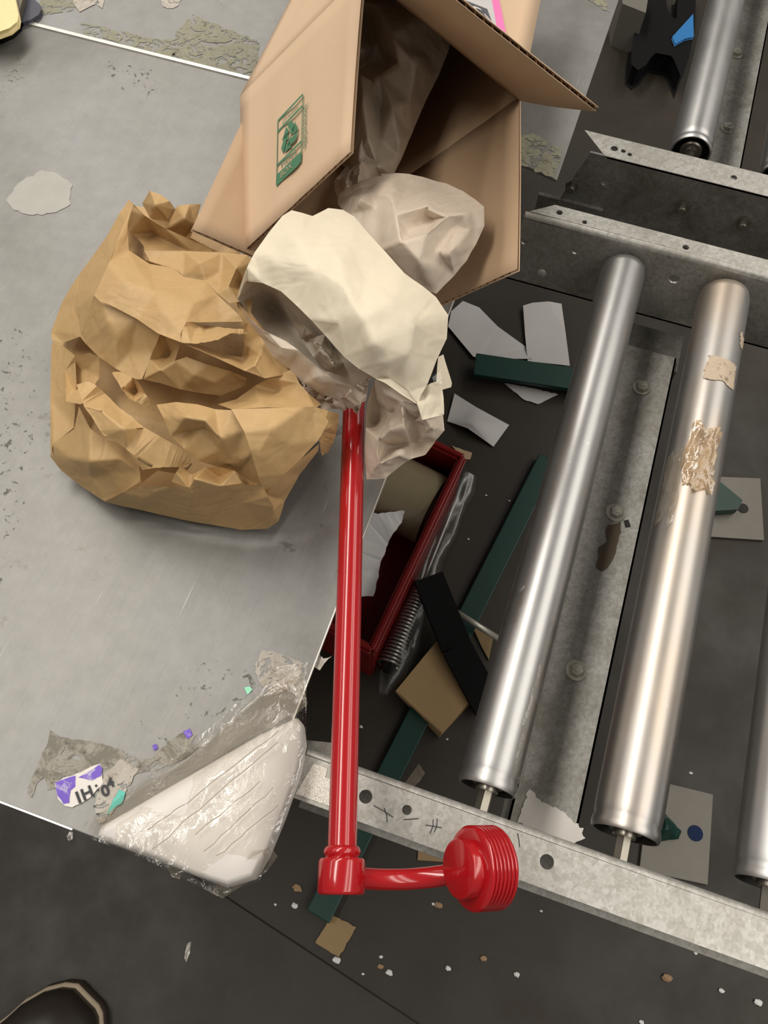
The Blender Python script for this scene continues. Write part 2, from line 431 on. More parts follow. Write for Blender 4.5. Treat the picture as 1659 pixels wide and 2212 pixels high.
patch('adhesive_residue', [(418,32),(560,90),(548,165),(530,172),(440,146),(370,122),(380,70)], TZ+.0006, M_res1, tb2)
patch('adhesive_residue', [(172,50),(245,62),(330,84),(375,85),(400,135),(340,118),(250,92),(180,75)], TZ+.0006, M_res1, tb2)
patch('label_remnant', [(150,-10),(225,-10),(222,18),(205,10),(185,18),(172,24),(160,12)], TZ+.0008, M_res3, tb2)
patch('label_remnant', [(100,-10),(160,-10),(165,20),(130,26),(95,30),(70,20)], TZ+.0005, M_res1, tb2)
patch('label_remnant', [(340,-10),(398,-10),(385,14),(372,22),(350,12)], TZ+.0006, M_res3, tb2)
patch('adhesive_residue', [(1125,290),(1150,285),(1215,322),(1197,384),(1122,356)], TZ+.0006, M_res1, tb2)
patch('adhesive_residue', [(1255,-10),(1300,-10),(1320,25),(1300,20),(1280,5)], TZ+.0006, M_res1, tb2, 1)
patch('adhesive_film', [(90,368),(130,375),(155,398),(150,440),(120,458),(70,466),(28,452),(12,432),(40,395)], TZ+.0005, M_res4, tb, 2.5)
for k in range(9):
    x, y = random.uniform(-1.0, -.15), random.uniform(0, .75)
M_grime = residue('grime_specks', (.09, .085, .07), (.13, .12, .10), 130, .60, (.05, .045, .035))
for pts in ([(235,130),(330,150),(345,195),(310,225),(270,190),(235,165)], [(0,700),(60,720),(75,830),(70,1000),(40,1150),(0,1290)], [(430,1415),(520,1430),(560,1480),(500,1540),(420,1560),(380,1500)], [(300,1560),(420,1540),(470,1600),(330,1600)], [(10,90),(60,120),(50,190),(0,200)]):
    patch('grime_specks', pts, TZ + .0004, M_grime, tb, 5)
# label remains at the near corner
patch('label_remnant', [(110,1578),(125,1590),(165,1600),(210,1605),(270,1622),(300,1640),(330,1638),(365,1600),(400,1580),(425,1585),(432,1615),(400,1640),(370,1650),(330,1665),(245,1680),(222,1660),(180,1668),(130,1680),(120,1705),(102,1708),(98,1680),(80,1690),(70,1722),(58,1712),(66,1680),(86,1650),(100,1605)], TZ+.0006, M_res2, tb, 3, label='dirty grey label remnant', sub=9)
M_purp = residue('purple_print', (.16, .09, .50), (.18, .10, .55), 40, 0, (.62, .60, .66))
lab = patch('label_remnant', [(118,1692),(135,1682),(165,1672),(200,1655),(216,1650),(221,1672),(222,1690),(200,1718),(175,1735),(155,1744),(140,1742),(125,1725)], TZ+.0010, M_foam, tb, 1.2, label='torn white and purple label')
patch('purple_print', [(119,1691),(136,1683),(164,1674),(163,1698),(152,1708),(150,1735),(138,1736),(125,1718)], TZ+.0013, M_purp, lab, 1.2)
patch('purple_print', [(170,1680),(190,1668),(215,1652),(220,1660),(218,1675),(200,1686),(180,1680)], TZ+.0013, M_purp, lab, 1.2)
M_teal = plain('teal_print', (.10, .50, .42), .5)
l2 = patch('label_remnant', [(228,1668),(262,1640),(300,1660),(275,1705),(235,1770),(212,1778),(202,1740)], TZ+.0009, M_res3, tb, 2, label='torn pale label under tape')
patch('teal_print', [(258,1706),(272,1712),(262,1735),(240,1752),(228,1762),(240,1735)], TZ+.0013, M_teal, l2, 1.5)
patch('label_remnant', [(565,1402),(610,1415),(655,1432),(640,1480),(600,1500),(565,1480),(548,1448)], TZ+.0006, M_res3, tb, 2.5, label='pale torn label corner')
patch('label_remnant', [(528,1486),(540,1482),(546,1490),(534,1500)], TZ+.0012, plain('mint_print', (.30, .75, .50), .5), tb, 1)
patch('label_remnant', [(396,1580),(410,1574),(416,1588),(404,1596)], TZ+.0012, M_purp, tb, 1)
patch('label_remnant', [(329,1611),(338,1606),(341,1616),(332,1622)], TZ+.0012, M_purp, tb, 1)

def text_on(s, o, ux, uy, size, m, parent, name='printed_text', lift=.0004, align='CENTER', weight=.0):
    """lettering as thin mesh on the plane through o spanned by ux, uy"""
    cu = bpy.data.curves.new(name, 'FONT'); cu.body = s; cu.size = 1; cu.align_x = align; cu.align_y = 'CENTER'; cu.resolution_u = 3; cu.offset = weight
    ob = bpy.data.objects.new(name, cu); COL.objects.link(ob)
    dg = bpy.context.evaluated_depsgraph_get(); me = ob.evaluated_get(dg).to_mesh()
    n = ux.cross(uy).normalized()
    if n.dot(EYE - o) < 0: n = -n
    vs = [o + ux * (v.co.x * size) + uy * (v.co.y * size) + n * lift for v in me.vertices]; fs = [tuple(p.vertices) for p in me.polygons]
    ob.evaluated_get(dg).to_mesh_clear(); bpy.data.objects.remove(ob); bpy.data.curves.remove(cu)
    return mesh(name, vs, fs, m, parent)
def dirn(a, b): return (b - a).normalized()
zz = TZ + .0014
ux = dirn(U(165, 1722, zz), U(205, 1702, zz)); uy = dirn(U(178, 1732, zz), U(168, 1705, zz))
text_on('I', U(170, 1724, zz), ux, uy, .0120, M_blackink, lab, weight=.03); text_on('H', U(189, 1714, zz), ux, uy, .0115, M_blackink, lab, weight=.03)
text_on(':', U(209, 1700, zz), ux, uy, .010, M_blackink, lab, weight=.03)
text_on('0', U(228, 1709, zz), ux, uy, .0115, M_blackink, l2, weight=.03); text_on('4', U(239, 1692, zz), ux, uy, .0100, M_blackink, l2, weight=.03)
text_on('. .', U(216, 1746, zz), (uy * -1), ux, .012, M_blackink, l2)

# ------------------------------------------------------------------ foam corner guard wrapped in clear tape
fg = root('foam_corner_guard', (-.14, .03, TZ), 'white foam corner guard wrapped in clear tape on the table corner beside the red rod', 'corner guard')
outl = [(640,1548),(652,1562),(656,1600),(645,1660),(610,1760),(575,1845),(545,1895),(490,1912),(420,1890),(330,1852),(205,1805),(214,1785),(300,1735),(430,1660),(560,1585)]
P = [U(x, y, TZ + .012) for x, y in outl]; k = len(P); cc = sum(P, Vector()) / k
mb = MB(); rings = [(1.0, -.02), (1.015, -.012), (1.012, .002), (.985, .010), (.93, .0135), (.5, .0150)]
vs = []
for s_, dz in rings:
    for p in P:
        q = cc + (p - cc) * s_; vs.append(Vector((q.x, q.y, TZ + dz - (.0 if q.y > -.024 else 0)))) 
vs.append(Vector((cc.x, cc.y, TZ + .0155)))
fs = []
for j in range(len(rings) - 1):
    for i in range(k): fs.append((j*k+i, j*k+(i+1)%k, (j+1)*k+(i+1)%k, (j+1)*k+i))
for i in range(k): fs.append(((len(rings)-1)*k+i, (len(rings)-1)*k+(i+1)%k, len(vs)-1))
fs.append(tuple(range(k))[::-1])
mb.add(vs, fs); o = mb.build('foam_block', M_foam, fg, True); 
# wrinkled clear tape over it
def film_sheet(mb, pts, h0, amp=1.4, inner=(), lv=4):
    sheet(mb, [(x, y, h) for x, y, h in pts], inner, lv, amp, 0, 0, 1)
mb = MB()
film_sheet(mb, [(600,1440,1.5),(665,1430,2),(662,1500,8),(662,1600,17),(640,1690,17),(600,1800,17),(560,1905,10),(470,1935,6),(400,1900,14),(300,1850,16),(196,1812,10),(180,1780,2),(230,1740,2),(330,1670,2),(420,1600,2),(520,1510,2)], 0,
           inner=[(300,1760,17),(450,1680,19),(560,1620,19),(500,1800,20),(600,1560,19),(420,1790,20)], amp=.8)
mb.build('tape_wrap', M_film, fg, True)
mb = MB()
film_sheet(mb, [(560,1500,2.2),(650,1440,2.4),(664,1520,14),(640,1545,19),(560,1582,19),(470,1635,19),(380,1690,18.5),(300,1737,18),(215,1790,15),(205,1775,3),(300,1700,3),(400,1640,3),(480,1570,3)], 0)
mb.build('tape_fold', M_filmd, fg, True)
mb = MB()
film_sheet(mb, [(585,1830,10),(600,1850,4),(575,1885,0),(520,1915,-4),(480,1942,-8),(455,1930,-6),(470,1905,4),(520,1880,12),(545,1840,18)], 0)
mb.build('loose_tape_end', M_filmd, fg, True); mb = MB()
film_sheet(mb, [(357,1868,2),(375,1866,4),(394,1885,0),(388,1900,-6),(370,1895,-6)], 0)
mb.build('loose_tape_end', M_filmd, fg, True)
mb = MB()     # long creases in the tape
for (x0,y0,x1,y1) in ((330,1835,600,1600),(420,1800,560,1690),(440,1840,590,1700),(400,1735,600,1580),(470,1850,600,1740),(320,1790,400,1735)):
    pts = [U(x0+(x1-x0)*t/8+random.uniform(-3,3), y0+(y1-y0)*t/8+random.uniform(-3,3), TZ + .0195 + .0008*math.sin(t)) for t in range(9)]
    mb.tube(pts, .00035, 5)
mb.build('tape_crease', plain('grimy_crease', (.38,.34,.28), .5), fg)
scr = patch('paper_scrap', [(676,1418),(690,1414),(698,1424),(720,1416),(700,1432),(690,1448),(680,1440)], TZ - .004, M_res3, None, 1.5)
tag(scr, 'tiny tan tape scrap stuck to the table edge beside the red rod', 'scrap')
patch('hanging_scrap', [(150,1795),(158,1798),(156,1812),(148,1816),(144,1808)], TZ - .01, M_filmd, fg, 1)

# ------------------------------------------------------------------ conveyors
def bolt(p, ax, parent, r=.0075, name='bolt'):
    m = MB(); m.lathe(p, ax, [(0, r*1.35), (.0015, r*1.35), (.0018, r*1.15)], 20)
    m.lathe(p + Vector(ax).normalized() * .0015, ax, [(0, r*.92), (.0045, r*.92), (.0055, r*.75)], 6)
    m.lathe(p + Vector(ax).normalized() * .006, ax, [(0, r*.45), (.0018, r*.45)], 12)
    return m.build(name, M_bolt, parent, auto=30)
cv = root('roller_conveyor', (.5, .38, 0), 'near galvanized roller conveyor with three rollers in view', 'conveyor')
Z = .83
XR = 1.1
def rail_box_web(mb, x0, x1, y, z0, z1, holes, cham, tn, m=0):
    holed(mb, [(x0, z0), (x1, z0), (x1, z1), (x0 + cham, z1)] if cham else [(x0, z0), (x1, z0), (x1, z1), (x0, z1)], holes,
          lambda a, b: Vector((a, y, b)), (0, tn, 0), m)
def bend(mb, x0, x1, y, z, r, sy, t=.0025, seg=6, cham=0):   # rounded corner between flange (towards sy) and web
    v = []; f = []
    for i in range(seg + 1):
        q = math.pi / 2 * i / seg
        yy = y + sy * (r - r * math.cos(q)); zz_ = z - r + r * math.sin(q)
        v += [Vector((x0, yy, zz_)), Vector((x1, yy, zz_))]
    for i in range(seg): f.append((2*i, 2*i+1, 2*i+3, 2*i+2))
    k = len(v); inn = []
    for i in range(seg + 1):
        q = math.pi / 2 * i / seg
        yy = y + sy * (r - (r - t) * math.cos(q)); zz_ = z - r + (r - t) * math.sin(q)
        inn += [Vector((x0, yy, zz_)), Vector((x1, yy, zz_))]
    v += inn
    f += [tuple(k + j for j in q[::-1]) for q in f[:seg]] + [(0, 2*seg, k+2*seg, k)]
    mb.add(v, f)
# near rail
m = MB(); rb = .006
holed(m, [(-.072, .047), (XR, .047), (XR, .0845-rb), (-.072, .0845-rb)], [(.120,.065,.0052),(-.019,.065,.0050),(.013,.066,.0036),(.29,.065,.0052),(.46,.065,.0052)], lambda a, b: Vector((a, b, Z)), (0, 0, -.0025))
bend(m, -.072, XR, .0845, Z, rb, -1); rail_box_web(m, -.072, XR, .0845, Z - .1, Z - rb, [], 0, -.0025)
m.box((-.072, .0478, Z - .085), (XR, .0845, Z - .0825))
o = m.build('side_rail', M_rail, cv, auto=35)
tag(o, 'scratched near side rail')
tp = MB(); holed(tp, [(-.069,.050),(-.040,.050),(-.040,.068),(-.052,.068),(-.053,.0745),(-.064,.0745)], [], lambda a, b: Vector((a, b, Z + .0006)), (0, 0, -.0003))
M_foil, nt_, b__ = mat('crinkled_foil_tape', (.80, .76, .68), .25, .8); bump(nt_, b__, tex(nt_, 'noise', 90, 6, .75), 1, .003)
tp.build('foil_tape', M_foil, cv)
# end bracket tucked under the table corner
m = MB(); m.slab([Vector(p) for p in [(-.086,.090,Z-.02),(-.052,.098,Z-.02),(-.045,.096,Z-.02),(-.041,.090,Z-.02),(-.041,.075,Z-.02),(-.086,.072,Z-.02)]], .003)
bevel(m.build('end_bracket', M_galvd, cv), .001)
# far rail
m = MB()
holed(m, [(-.048, .685+rb), (XR, .685+rb), (XR, .710), (-.024, .710)], [(-.017,.7005,.0036),(.012,.696,.0028),(.122,.6975,.0036)], lambda a, b: Vector((a, b, Z)), (0, 0, -.0025))
bend(m, -.052, XR, .685, Z, rb, 1)
rail_box_web(m, -.062, XR, .685, Z - .1, Z - rb, [(.012,.797,.0035),(-.045,.792,.004),(.124,.7955,.0062),(.235,.7955,.0062)], .01, .0025)
m.box((-.06, .685, Z - .1), (XR, .709, Z - .0975))
tag(m.build('side_rail', M_galv, cv, auto=35), 'far side rail with punched holes')
MB().lathe((-.017, .6855, .753), (0, -1, 0), [(0, .0055), (.0012, .0053), (.002, .003)], 20).build('rivet', M_edge, cv, auto=30)
# cross member between rollers 1 and 2 with three bolts
def cross_member(parent, x0, x1, y0, y1, z, bolts, m_=M_strip):
    m = MB(); m.box((x0, y0, z - .002), (x1, y1, z)); m.box((x0, y0, z - .05), (x0 + .002, y1, z)); m.box((x1 - .002, y0, z - .05), (x1, y1, z))
    o = m.build('cross_member', m_, parent)
    for bx, by in bolts: bolt(Vector((bx, by, z)), (0, 0, 1), parent)
    return o
cross_member(cv, .101, .1605, .09, .645, .72, [(.129, .590), (.132, .424), (.129, .247)])
MB().box((.100, .63, .700), (.165, .684, .7145)).build('mounting_plate', M_galvd, cv)
st = patch('torn_sticker', [(1142,1702),(1160,1722),(1180,1734),(1215,1752),(1235,1772),(1258,1790),(1262,1812),(1235,1824),(1180,1806),(1120,1776)], .7212, M_foam, cv, 3.2, label='white torn sticker', sub=7)
patch('rust_stain', [(1312,1135),(1342,1130),(1335,1170),(1318,1215),(1300,1238),(1288,1215),(1292,1180),(1308,1170)], .7206, plain('dried_brown_spill', (.10,.07,.04), .5), cv, 4)
patch('spill_spot', [(1348,1124),(1358,1122),(1362,1138),(1350,1140)], .7206, M_hole, cv, 1)
# rollers
def roller(parent, x, y0, y1, z, r, m_, hid=False):
    m = MB(); e = .004
    m.lathe((x, y0, z), (0, 1, 0), [(.0, r-.0022), (0, r-.0008), (.0012, r-.0002), (.004, r+.0003), (.007, r-.0001), (.0105, r-.0012), (.0125, r-.0004), (.02, r), (y1-y0-.012, r), (y1-y0-.004, r-.0015), (y1-y0-.001, r-.005), (y1-y0, r-.009)], 64, cap=False)
    o = m.build('roller_tube', m_, parent, auto=50)
    c = MB(); c.lathe((x, y0, z), (0, 1, 0), [(0.0002, r-.0022), (.0025, r-.0030), (.013, r-.0034), (.0135, .007), (.0145, .007)], 48, 0, False)
    c.build('end_cap', M_hole, parent, auto=30)  # shade of the recessed end put into a dark inner wall
    b = MB(); b.lathe((x, y0 + .012, z), (0, -1, 0), [(0, .0135), (.008, .0135), (.0095, .012), (.0095, .0092), (.012, .0092), (.014, .0085)], 28)
    b.build('bearing', M_bolti, parent, auto=30)
    ax = MB(); ax.lathe((x, y0 - .030, z), (0, 1, 0), [(0, .0058), (.04, .0058)], 6)
    ax.build('hex_axle', M_bolti, parent, auto=20)
    return o
roller(cv, .0685, .104, .679, .80, .0232, M_roll)
r2 = roller(cv, .1785, .106, .679, .80, .0262, M_rollt)
roller(cv, .2895, .106, .679, .80, .0262, M_roll)
for x in (.42, .53, .64): roller(cv, x, .106, .679, .80, .0245, M_roll)
cross_member(cv, .60-.03, .60+.02, .09, .684, .72, [])
for y in (.05, .69): MB().box((.95, y, 0), (1.0, y + .04, Z - .1)).build('leg', M_green, cv)
# tape and label remains on roller two
def roll_patch(name, x, z, r, yy, qq, m_, parent, jag=.06, lift=.0006, bumpy=0, label=None):
    """yy: y range, qq: angle range (0 = straight up, + towards +x)"""
    n1, n2 = 18, 18; v = []; f = []
    for i in range(n1 + 1):
        for j in range(n2 + 1):
            u_, w_ = i / n1, j / n2
            ja = jag * (noise.noise(Vector((u_*3, w_*3, yy[0]*50))) + (.5 if (i in (0, n1) or j in (0, n2)) else 0) * noise.noise(Vector((u_*11, w_*11, 3))))
            edge = (i in (0, n1)) or (j in (0, n2))
            y = yy[0] + (yy[1]-yy[0]) * u_ + ja * (yy[1]-yy[0]); a_ = qq[0] + (qq[1]-qq[0]) * w_ + ja * (qq[1]-qq[0])
            rr = r + lift + bumpy * abs(noise.noise(Vector((y * 90, a_ * 3, 1))))
            v.append(Vector((x + rr * math.sin(a_), y, z + rr * math.cos(a_))))
    for i in range(n1):
        for j in range(n2):
            e = n2 + 1; f.append((i*e+j, i*e+j+1, (i+1)*e+j+1, (i+1)*e+j))
    return tag(mesh(name, v, f, m_, parent, True), label)
M_tan = residue('tan_label_remains', (.56, .45, .33), (.50, .40, .30), 60, 0, (.16, .12, .08))
roll_patch('label_remnant', .1785, .80, .0262, (.538, .568), (-.45, .80), M_tan, cv, .12, label='tan torn label band on the middle roller')
roll_patch('label_remnant', .1785, .80, .0262, (.597, .612), (.70, 1.15), M_tan, cv, .3)
roll_patch('tape_residue', .1785, .80, .0262, (.408, .482), (-.55, .50), M_amber, cv, .14, .0010, .005, label='crumpled amber tape lump')
roll_patch('tape_residue', .1785, .80, .0262, (.375, .450), (-1.25, -.55), M_filmd, cv, .18, .0008, .002)
roll_patch('tape_residue', .0685, .80, .0232, (.115, .245), (.55, 1.45), M_film, cv, .12, .0012, .003)
roll_patch('tape_residue', .0685, .80, .0232, (.235, .27), (-1.3, -.6), M_film, cv, .12, .0010, .002)
# small scribbles / dirt on the near rail
for pts in ([(808,1740),(850,1765)],[(830,1745),(836,1775)],[(872,1770),(905,1768)],[(936,1770),(930,1800)],[(945,1768),(938,1798)],[(920,1782),(955,1788)],[(1118,1800),(1122,1830)]):
    m = MB(); A = [U(x + random.uniform(-1,1), y, Z + .0004) for x, y in (pts[0], ((pts[0][0]+pts[1][0])/2+2, (pts[0][1]+pts[1][1])/2), pts[1])]
    m.tube(A, .0003, 5); m.build('pen_mark', M_blackink, cv)
tl = MB(); sheet(tl, [(868,1700,-12),(905,1650,15),(918,1670,12),(905,1690,2),(880,1710,-14),(878,1720,-14)], (), 3, 1)
tag(tl.build('tape_scrap', M_filmd, None, True), 'curl of clear tape sticking up from the near rail edge', 'tape scrap')

# ------------------------------------------------------------------ far conveyor
fc = root('roller_conveyor', (.5, 1.2, 0), 'far roller conveyor behind, dull grey, at the top right', 'conveyor')
m = MB()
holed(m, [(.015, .805), (XR, .805), (XR, .838), (-.015, .838)], [(.020,.820,.0042),(.0305,.8195,.0028),(.0385,.8165,.0026),(.157,.821,.0036)], lambda a, b: Vector((a, b, Z)), (0, 0, -.0025))
rail_box_web(m, -.03, XR, .805, Z - .1, Z, [(.021,.795,.0032),(.30,.795,.004)], .025, .0025)
tag(m.build('side_rail', M_galvd, fc, auto=35), 'near side rail with chamfered end')
m = MB(); holed(m, [(.012, .8045), (XR, .8045), (XR, .8385), (-.019, .8385)][:4], [(.020,.820,.0043),(.0305,.8195,.0029),(.0385,.8165,.0027),(.157,.821,.0037)], lambda a, b: Vector((a, b, Z + .0008)), (0, 0, -.0008))
m.build('rail_flange', M_galv, fc)
for bx, bz in ((-.014, .781), (.116, .791), (.187, .790)):
    o = MB(); o.lathe((bx, .804, bz), (0, -1, 0), [(0, .0085), (.002, .0085)], 6); o.lathe((bx, .802, bz), (0, -1, 0), [(0, .005), (.006, .005), (.007, .004)], 14)
    o.build('bolt', M_bolti, fc, auto=30)
MB().box((-.05, .80, Z - .13), (.03, .8055, Z - .07)).build('splice_plate', M_galvd, fc)
MB().box((-.03, 1.45, Z - .1), (XR, 1.453, Z)).build('side_rail', M_galvd, fc)
roller(fc, .1090, .884, 1.445, .80, .0240, M_roll)
roller(fc, .2170, .878, 1.445, .80, .0240, M_roll)
roller(fc, .325, .878, 1.445, .80, .0240, M_roll)
cross_member(fc, .138, .192, .82, 1.45, .72, [(.154, 1.228), (.164, 1.061)], M_strip)
for y in (.82, 1.41): MB().box((.95, y, 0), (1.0, y + .04, Z - .1)).build('leg', M_green, fc)
# dark cross member below the gap between the two conveyors
# ------------------------------------------------------------------ cardboard box (lies on one long edge, open end to the camera)
A = Vector((-0.343, .6254, .9348)); D = Vector((-.2246, .6509, 1.0617)); E_ = Vector((-.0791, .6607, .9768)); Fp = Vector((-.1976, .6353, .852))
OUT = Vector((.1182, -.9891, .0879)).normalized(); ctr = (A + D + E_ + Fp) / 4
bx = root('cardboard_box', (ctr.x, ctr.y + .15, TZ), 'open brown cardboard box on its edge, recycling print on one flap', 'box')
TH = .0034
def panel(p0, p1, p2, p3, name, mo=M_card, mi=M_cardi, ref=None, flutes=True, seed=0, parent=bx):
    """corrugated board p0,p1 = crease, p2,p3 = free edge; two liners with a real wave between, open along p2-p3"""
    n = (p1 - p0).cross(p3 - p0).normalized()
    if ref is not None and n.dot(ref) < 0: n = -n          # n: outward (mo) side
    mb = MB(); q = [p0, p1, p2, p3]; G = 10
    def P(u, v_): return (p0.lerp(p1, u)).lerp(p3.lerp(p2, u), v_)
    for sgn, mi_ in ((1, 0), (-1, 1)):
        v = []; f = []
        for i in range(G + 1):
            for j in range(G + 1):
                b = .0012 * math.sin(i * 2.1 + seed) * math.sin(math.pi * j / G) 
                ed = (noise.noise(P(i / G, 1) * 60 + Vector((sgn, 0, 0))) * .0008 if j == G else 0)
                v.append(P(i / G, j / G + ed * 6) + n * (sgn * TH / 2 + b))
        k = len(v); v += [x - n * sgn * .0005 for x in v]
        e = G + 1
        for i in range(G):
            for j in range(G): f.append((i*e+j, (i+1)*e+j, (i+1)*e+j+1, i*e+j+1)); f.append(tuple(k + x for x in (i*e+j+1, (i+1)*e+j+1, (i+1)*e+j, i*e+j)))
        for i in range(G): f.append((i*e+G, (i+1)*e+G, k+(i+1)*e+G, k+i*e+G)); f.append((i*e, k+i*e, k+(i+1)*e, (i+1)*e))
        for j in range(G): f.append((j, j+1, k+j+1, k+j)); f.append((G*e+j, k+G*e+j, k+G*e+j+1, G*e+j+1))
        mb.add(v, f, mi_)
    W = (p2 - p3).length; per = .0075; nn = int(W / per * 8); v = []; f = []
    for i in range(nn + 1):
        u_ = i / nn; h = math.sin(2 * math.pi * u_ * W / per) * (TH / 2 - .0006)
        b = .0012 * math.sin(u_ * G * 2.1 + seed)
        v += [P(u_, 0) + n * h, P(u_, .5) + n * (h + b), P(u_, .996) + n * h]
    for i in range(nn): f.append((3*i, 3*i+3, 3*i+4, 3*i+1)); f.append((3*i+1, 3*i+4, 3*i+5, 3*i+2))
    mb.add(v, f, 2)
    return mb.build(name, [mo, mi, M_flute], parent, True)
BACK = -OUT * .34
def outn(p, q): 
    e = (q - p).normalized(); v = (p + q) / 2 - ctr; return v - e * v.dot(e)
for p, q in ((A, D), (D, E_), (E_, Fp), (Fp, A)):
    panel(p + BACK, q + BACK, q, p, 'side_panel', ref=outn(p, q))
o = MB().slab([A + BACK, D + BACK, E_ + BACK, Fp + BACK], .004).build('end_panel', M_card, bx)
# flaps: hinge angle measured from the fit
def flapdir(p, q, th):
    e = (q - p).normalized(); mm = outn(p, q); oo = OUT - e * OUT.dot(e); oo.normalize(); mm -= oo * mm.dot(oo); mm.normalize(); th = math.radians(th)
    return oo * math.cos(th) + mm * math.sin(th)
d1 = flapdir(A, D, -21); n1 = (D - A).cross(d1).normalized()
B1 = UP(527, 546, A, n1); C1 = UP(760, 329, A, n1)
f1 = panel(A, D, C1, B1, 'flap', ref=n1 if n1.dot(EYE - A) > 0 else -n1); tag(f1, 'flap with green recycling print')
d2 = flapdir(D, E_, 35); n2 = (E_ - D).cross(d2).normalized()
G2 = UP(1290, 236, E_, n2); H2 = UP(880, -90, E_, n2)
panel(D, E_, G2, H2, 'flap', ref=outn(D, E_), seed=2)
d3 = flapdir(E_, Fp, 10); n3 = (Fp - E_).cross(d3).normalized()
G3 = UP(1120, 583, E_, n3); H3 = E_ + (Fp - E_) * .93 + d3 * .185
panel(E_, Fp, H3, G3, 'flap', ref=outn(E_, Fp), seed=1)
d4 = flapdir(Fp, A, 3); n4 = (A - Fp).cross(d4).normalized()
A4 = A + (Fp - A) * .06; B4 = UP(413, 497, A, n4); C4 = UP(650, 600, A, n4)
panel(Fp + (A - Fp) * .08, A4, B4, C4, 'flap', ref=outn(Fp, A), seed=3)
# print on flap one
n1 = n1 if n1.dot(EYE - A) > 0 else -n1
off = n1 * (TH / 2 + .0016)
q00, q10, q11, q01 = [UP(x, y, A + off, n1) for x, y in ((600,261),(654,204),(650,352),(597,402))]
def LG(s, t): return (q00.lerp(q10, s)).lerp(q01.lerp(q11, s), t)
mb = MB()
def quad(a, b, wd=.02):
    a = Vector(a); b = Vector(b); d = (b - a).normalized(); n = Vector((-d.y, d.x)) * wd * .5
    mb.add([LG(*(a - n)), LG(*(b - n)), LG(*(b + n)), LG(*(a + n))], [(0, 1, 2, 3)])
for a, b in (((0,0),(1,0)),((0,0),(0,1)),((1,0),(1,1)),((0,.17),(1,.17)),((0,.69),(1,.69))): quad(a, b, .035 if a[0] != b[0] else .03)
mb.add([LG(0,.83), LG(1,.83), LG(1,.96), LG(.9,1), LG(0,1)], [(0,1,2,3,4)])
def rpoly(pts): mb.add([LG(.5 + .34 * x, .43 + .215 * y) for x, y in pts], [tuple(range(len(pts)))])
for k in range(3):     # three chasing folded arrows
    r = 2 * math.pi * k / 3
    R = lambda x, y: (x * math.cos(r) - y * math.sin(r), x * math.sin(r) + y * math.cos(r))
    rpoly([R(*p) for p in ((-.78,-.32),(-.44,-.92),(-.10,-.50),(-.36,-.06))])
    rpoly([R(*p) for p in ((-.36,-1.0),(.22,-1.0),(.52,-.52),(.74,-.66),(.52,-.02),(-.12,-.16),(.12,-.32),(-.14,-.72))])
mb.build('recycling_print', M_ink, f1)
ux = dirn(LG(0,.5), LG(1,.5)); uy = dirn(LG(.5,1), LG(.5,0)); hx = (q10 - q00).length; hy = (q01 - q00).length
text_on('PAPER', LG(.5,.76), ux, uy, hy * .115, M_ink, f1, lift=.0002)
text_on('BOX', LG(.42,.915), ux, uy, hy * .115, plain('card_coloured_lettering', (.55,.42,.28), .7, bs=0), f1, lift=.0005)
text_on('Please Reuse', LG(.5,.055), ux, uy, hy * .062, M_ink, f1, lift=.0002)
text_on('then Recycle', LG(.5,.12), ux, uy, hy * .062, M_ink, f1, lift=.0002)
text_on('biorecyclable', LG(1.14,.52), uy * -1, ux, hy * .12, M_ink, f1, lift=.0002)
# shipping label on the D-E side panel
ne = outn(D, E_).normalized(); q_ = (E_ - D).normalized()
lo = D + ne * 0.0045
def LB(px, py): return UP(px, py, lo, (E_ - D).cross(OUT).normalized())
def lpoly(pts, m_, lift, name='shipping_label', parent=bx):
    nn = (E_ - D).cross(OUT).normalized(); nn = nn if nn.dot(ne) > 0 else -nn
    return mesh(name, [LB(x, y) + nn * lift for x, y in pts], [tuple(range(len(pts)))], m_, parent)
sl = lpoly([(960,-40),(1055,-40),(1094,85),(1060,70),(1000,10)], M_white, .0002); tag(sl, 'white label with black panel and pink edge')
lpoly([(1055,-40),(1070,-40),(1098,98),(1082,90),(1074,66)], plain('pink_print', (.95,.22,.52), .5), .0003, 'pink_stripe', sl)
lpoly([(996,-2),(1052,20),(1070,70),(1052,60),(1010,20)], plain('dark_grey_print', (.10,.10,.11), .5), .0004, 'dark_panel', sl)
nn = (E_ - D).cross(OUT).normalized(); nn = nn if nn.dot(ne) > 0 else -nn
a0 = LB(1028,30) + nn*.0006
text_on('67', LB(1036,34) + nn*.0006, dirn(LB(1020,15), LB(1052,52)), dirn(LB(1026,30), LB(1046,18)), .022, M_white, sl)

# ------------------------------------------------------------------ kraft paper wad
kz = lambda x, y, h: (80 + x / 1.765, 380 + y / 1.765, h)
kzk = lambda x, y, h: (80 + x / 1.765, 380 + y / 1.765, 12 + h * 1.08)
def K(mb, pts, inner=(), sm=1, amp=1.0, **kw): sheet(mb, pts, inner, conv=kzk, sm=max(0, sm - 1), amp=min(amp, 1.1) * .5, **kw)
kb = MB()
# under layer, closes the wad towards the table
K(kb, [(60,590,14),(250,260,14),(350,110,14),(620,150,14),(800,320,20),(960,620,20),(1080,880,18),(1060,1000,14),(930,1220,6),(870,1330,2),(560,1300,2),(270,1235,2),(60,1060,4)], [(400,500,30),(700,600,34),(500,800,22),(300,900,26),(700,1000,26)], lv=4)
# back petals
K(kb, [(400,105,40),(430,55,58),(470,70,60),(505,95,58),(530,130,50),(505,175,42),(485,205,36),(430,160,34)], [(450,110,62)], sm=1)
K(kb, [(485,205,36),(535,115,58),(580,108,62),(625,108,58),(600,190,52),(585,235,42),(680,285,34),(560,235,30)], [(560,160,64)], sm=1)
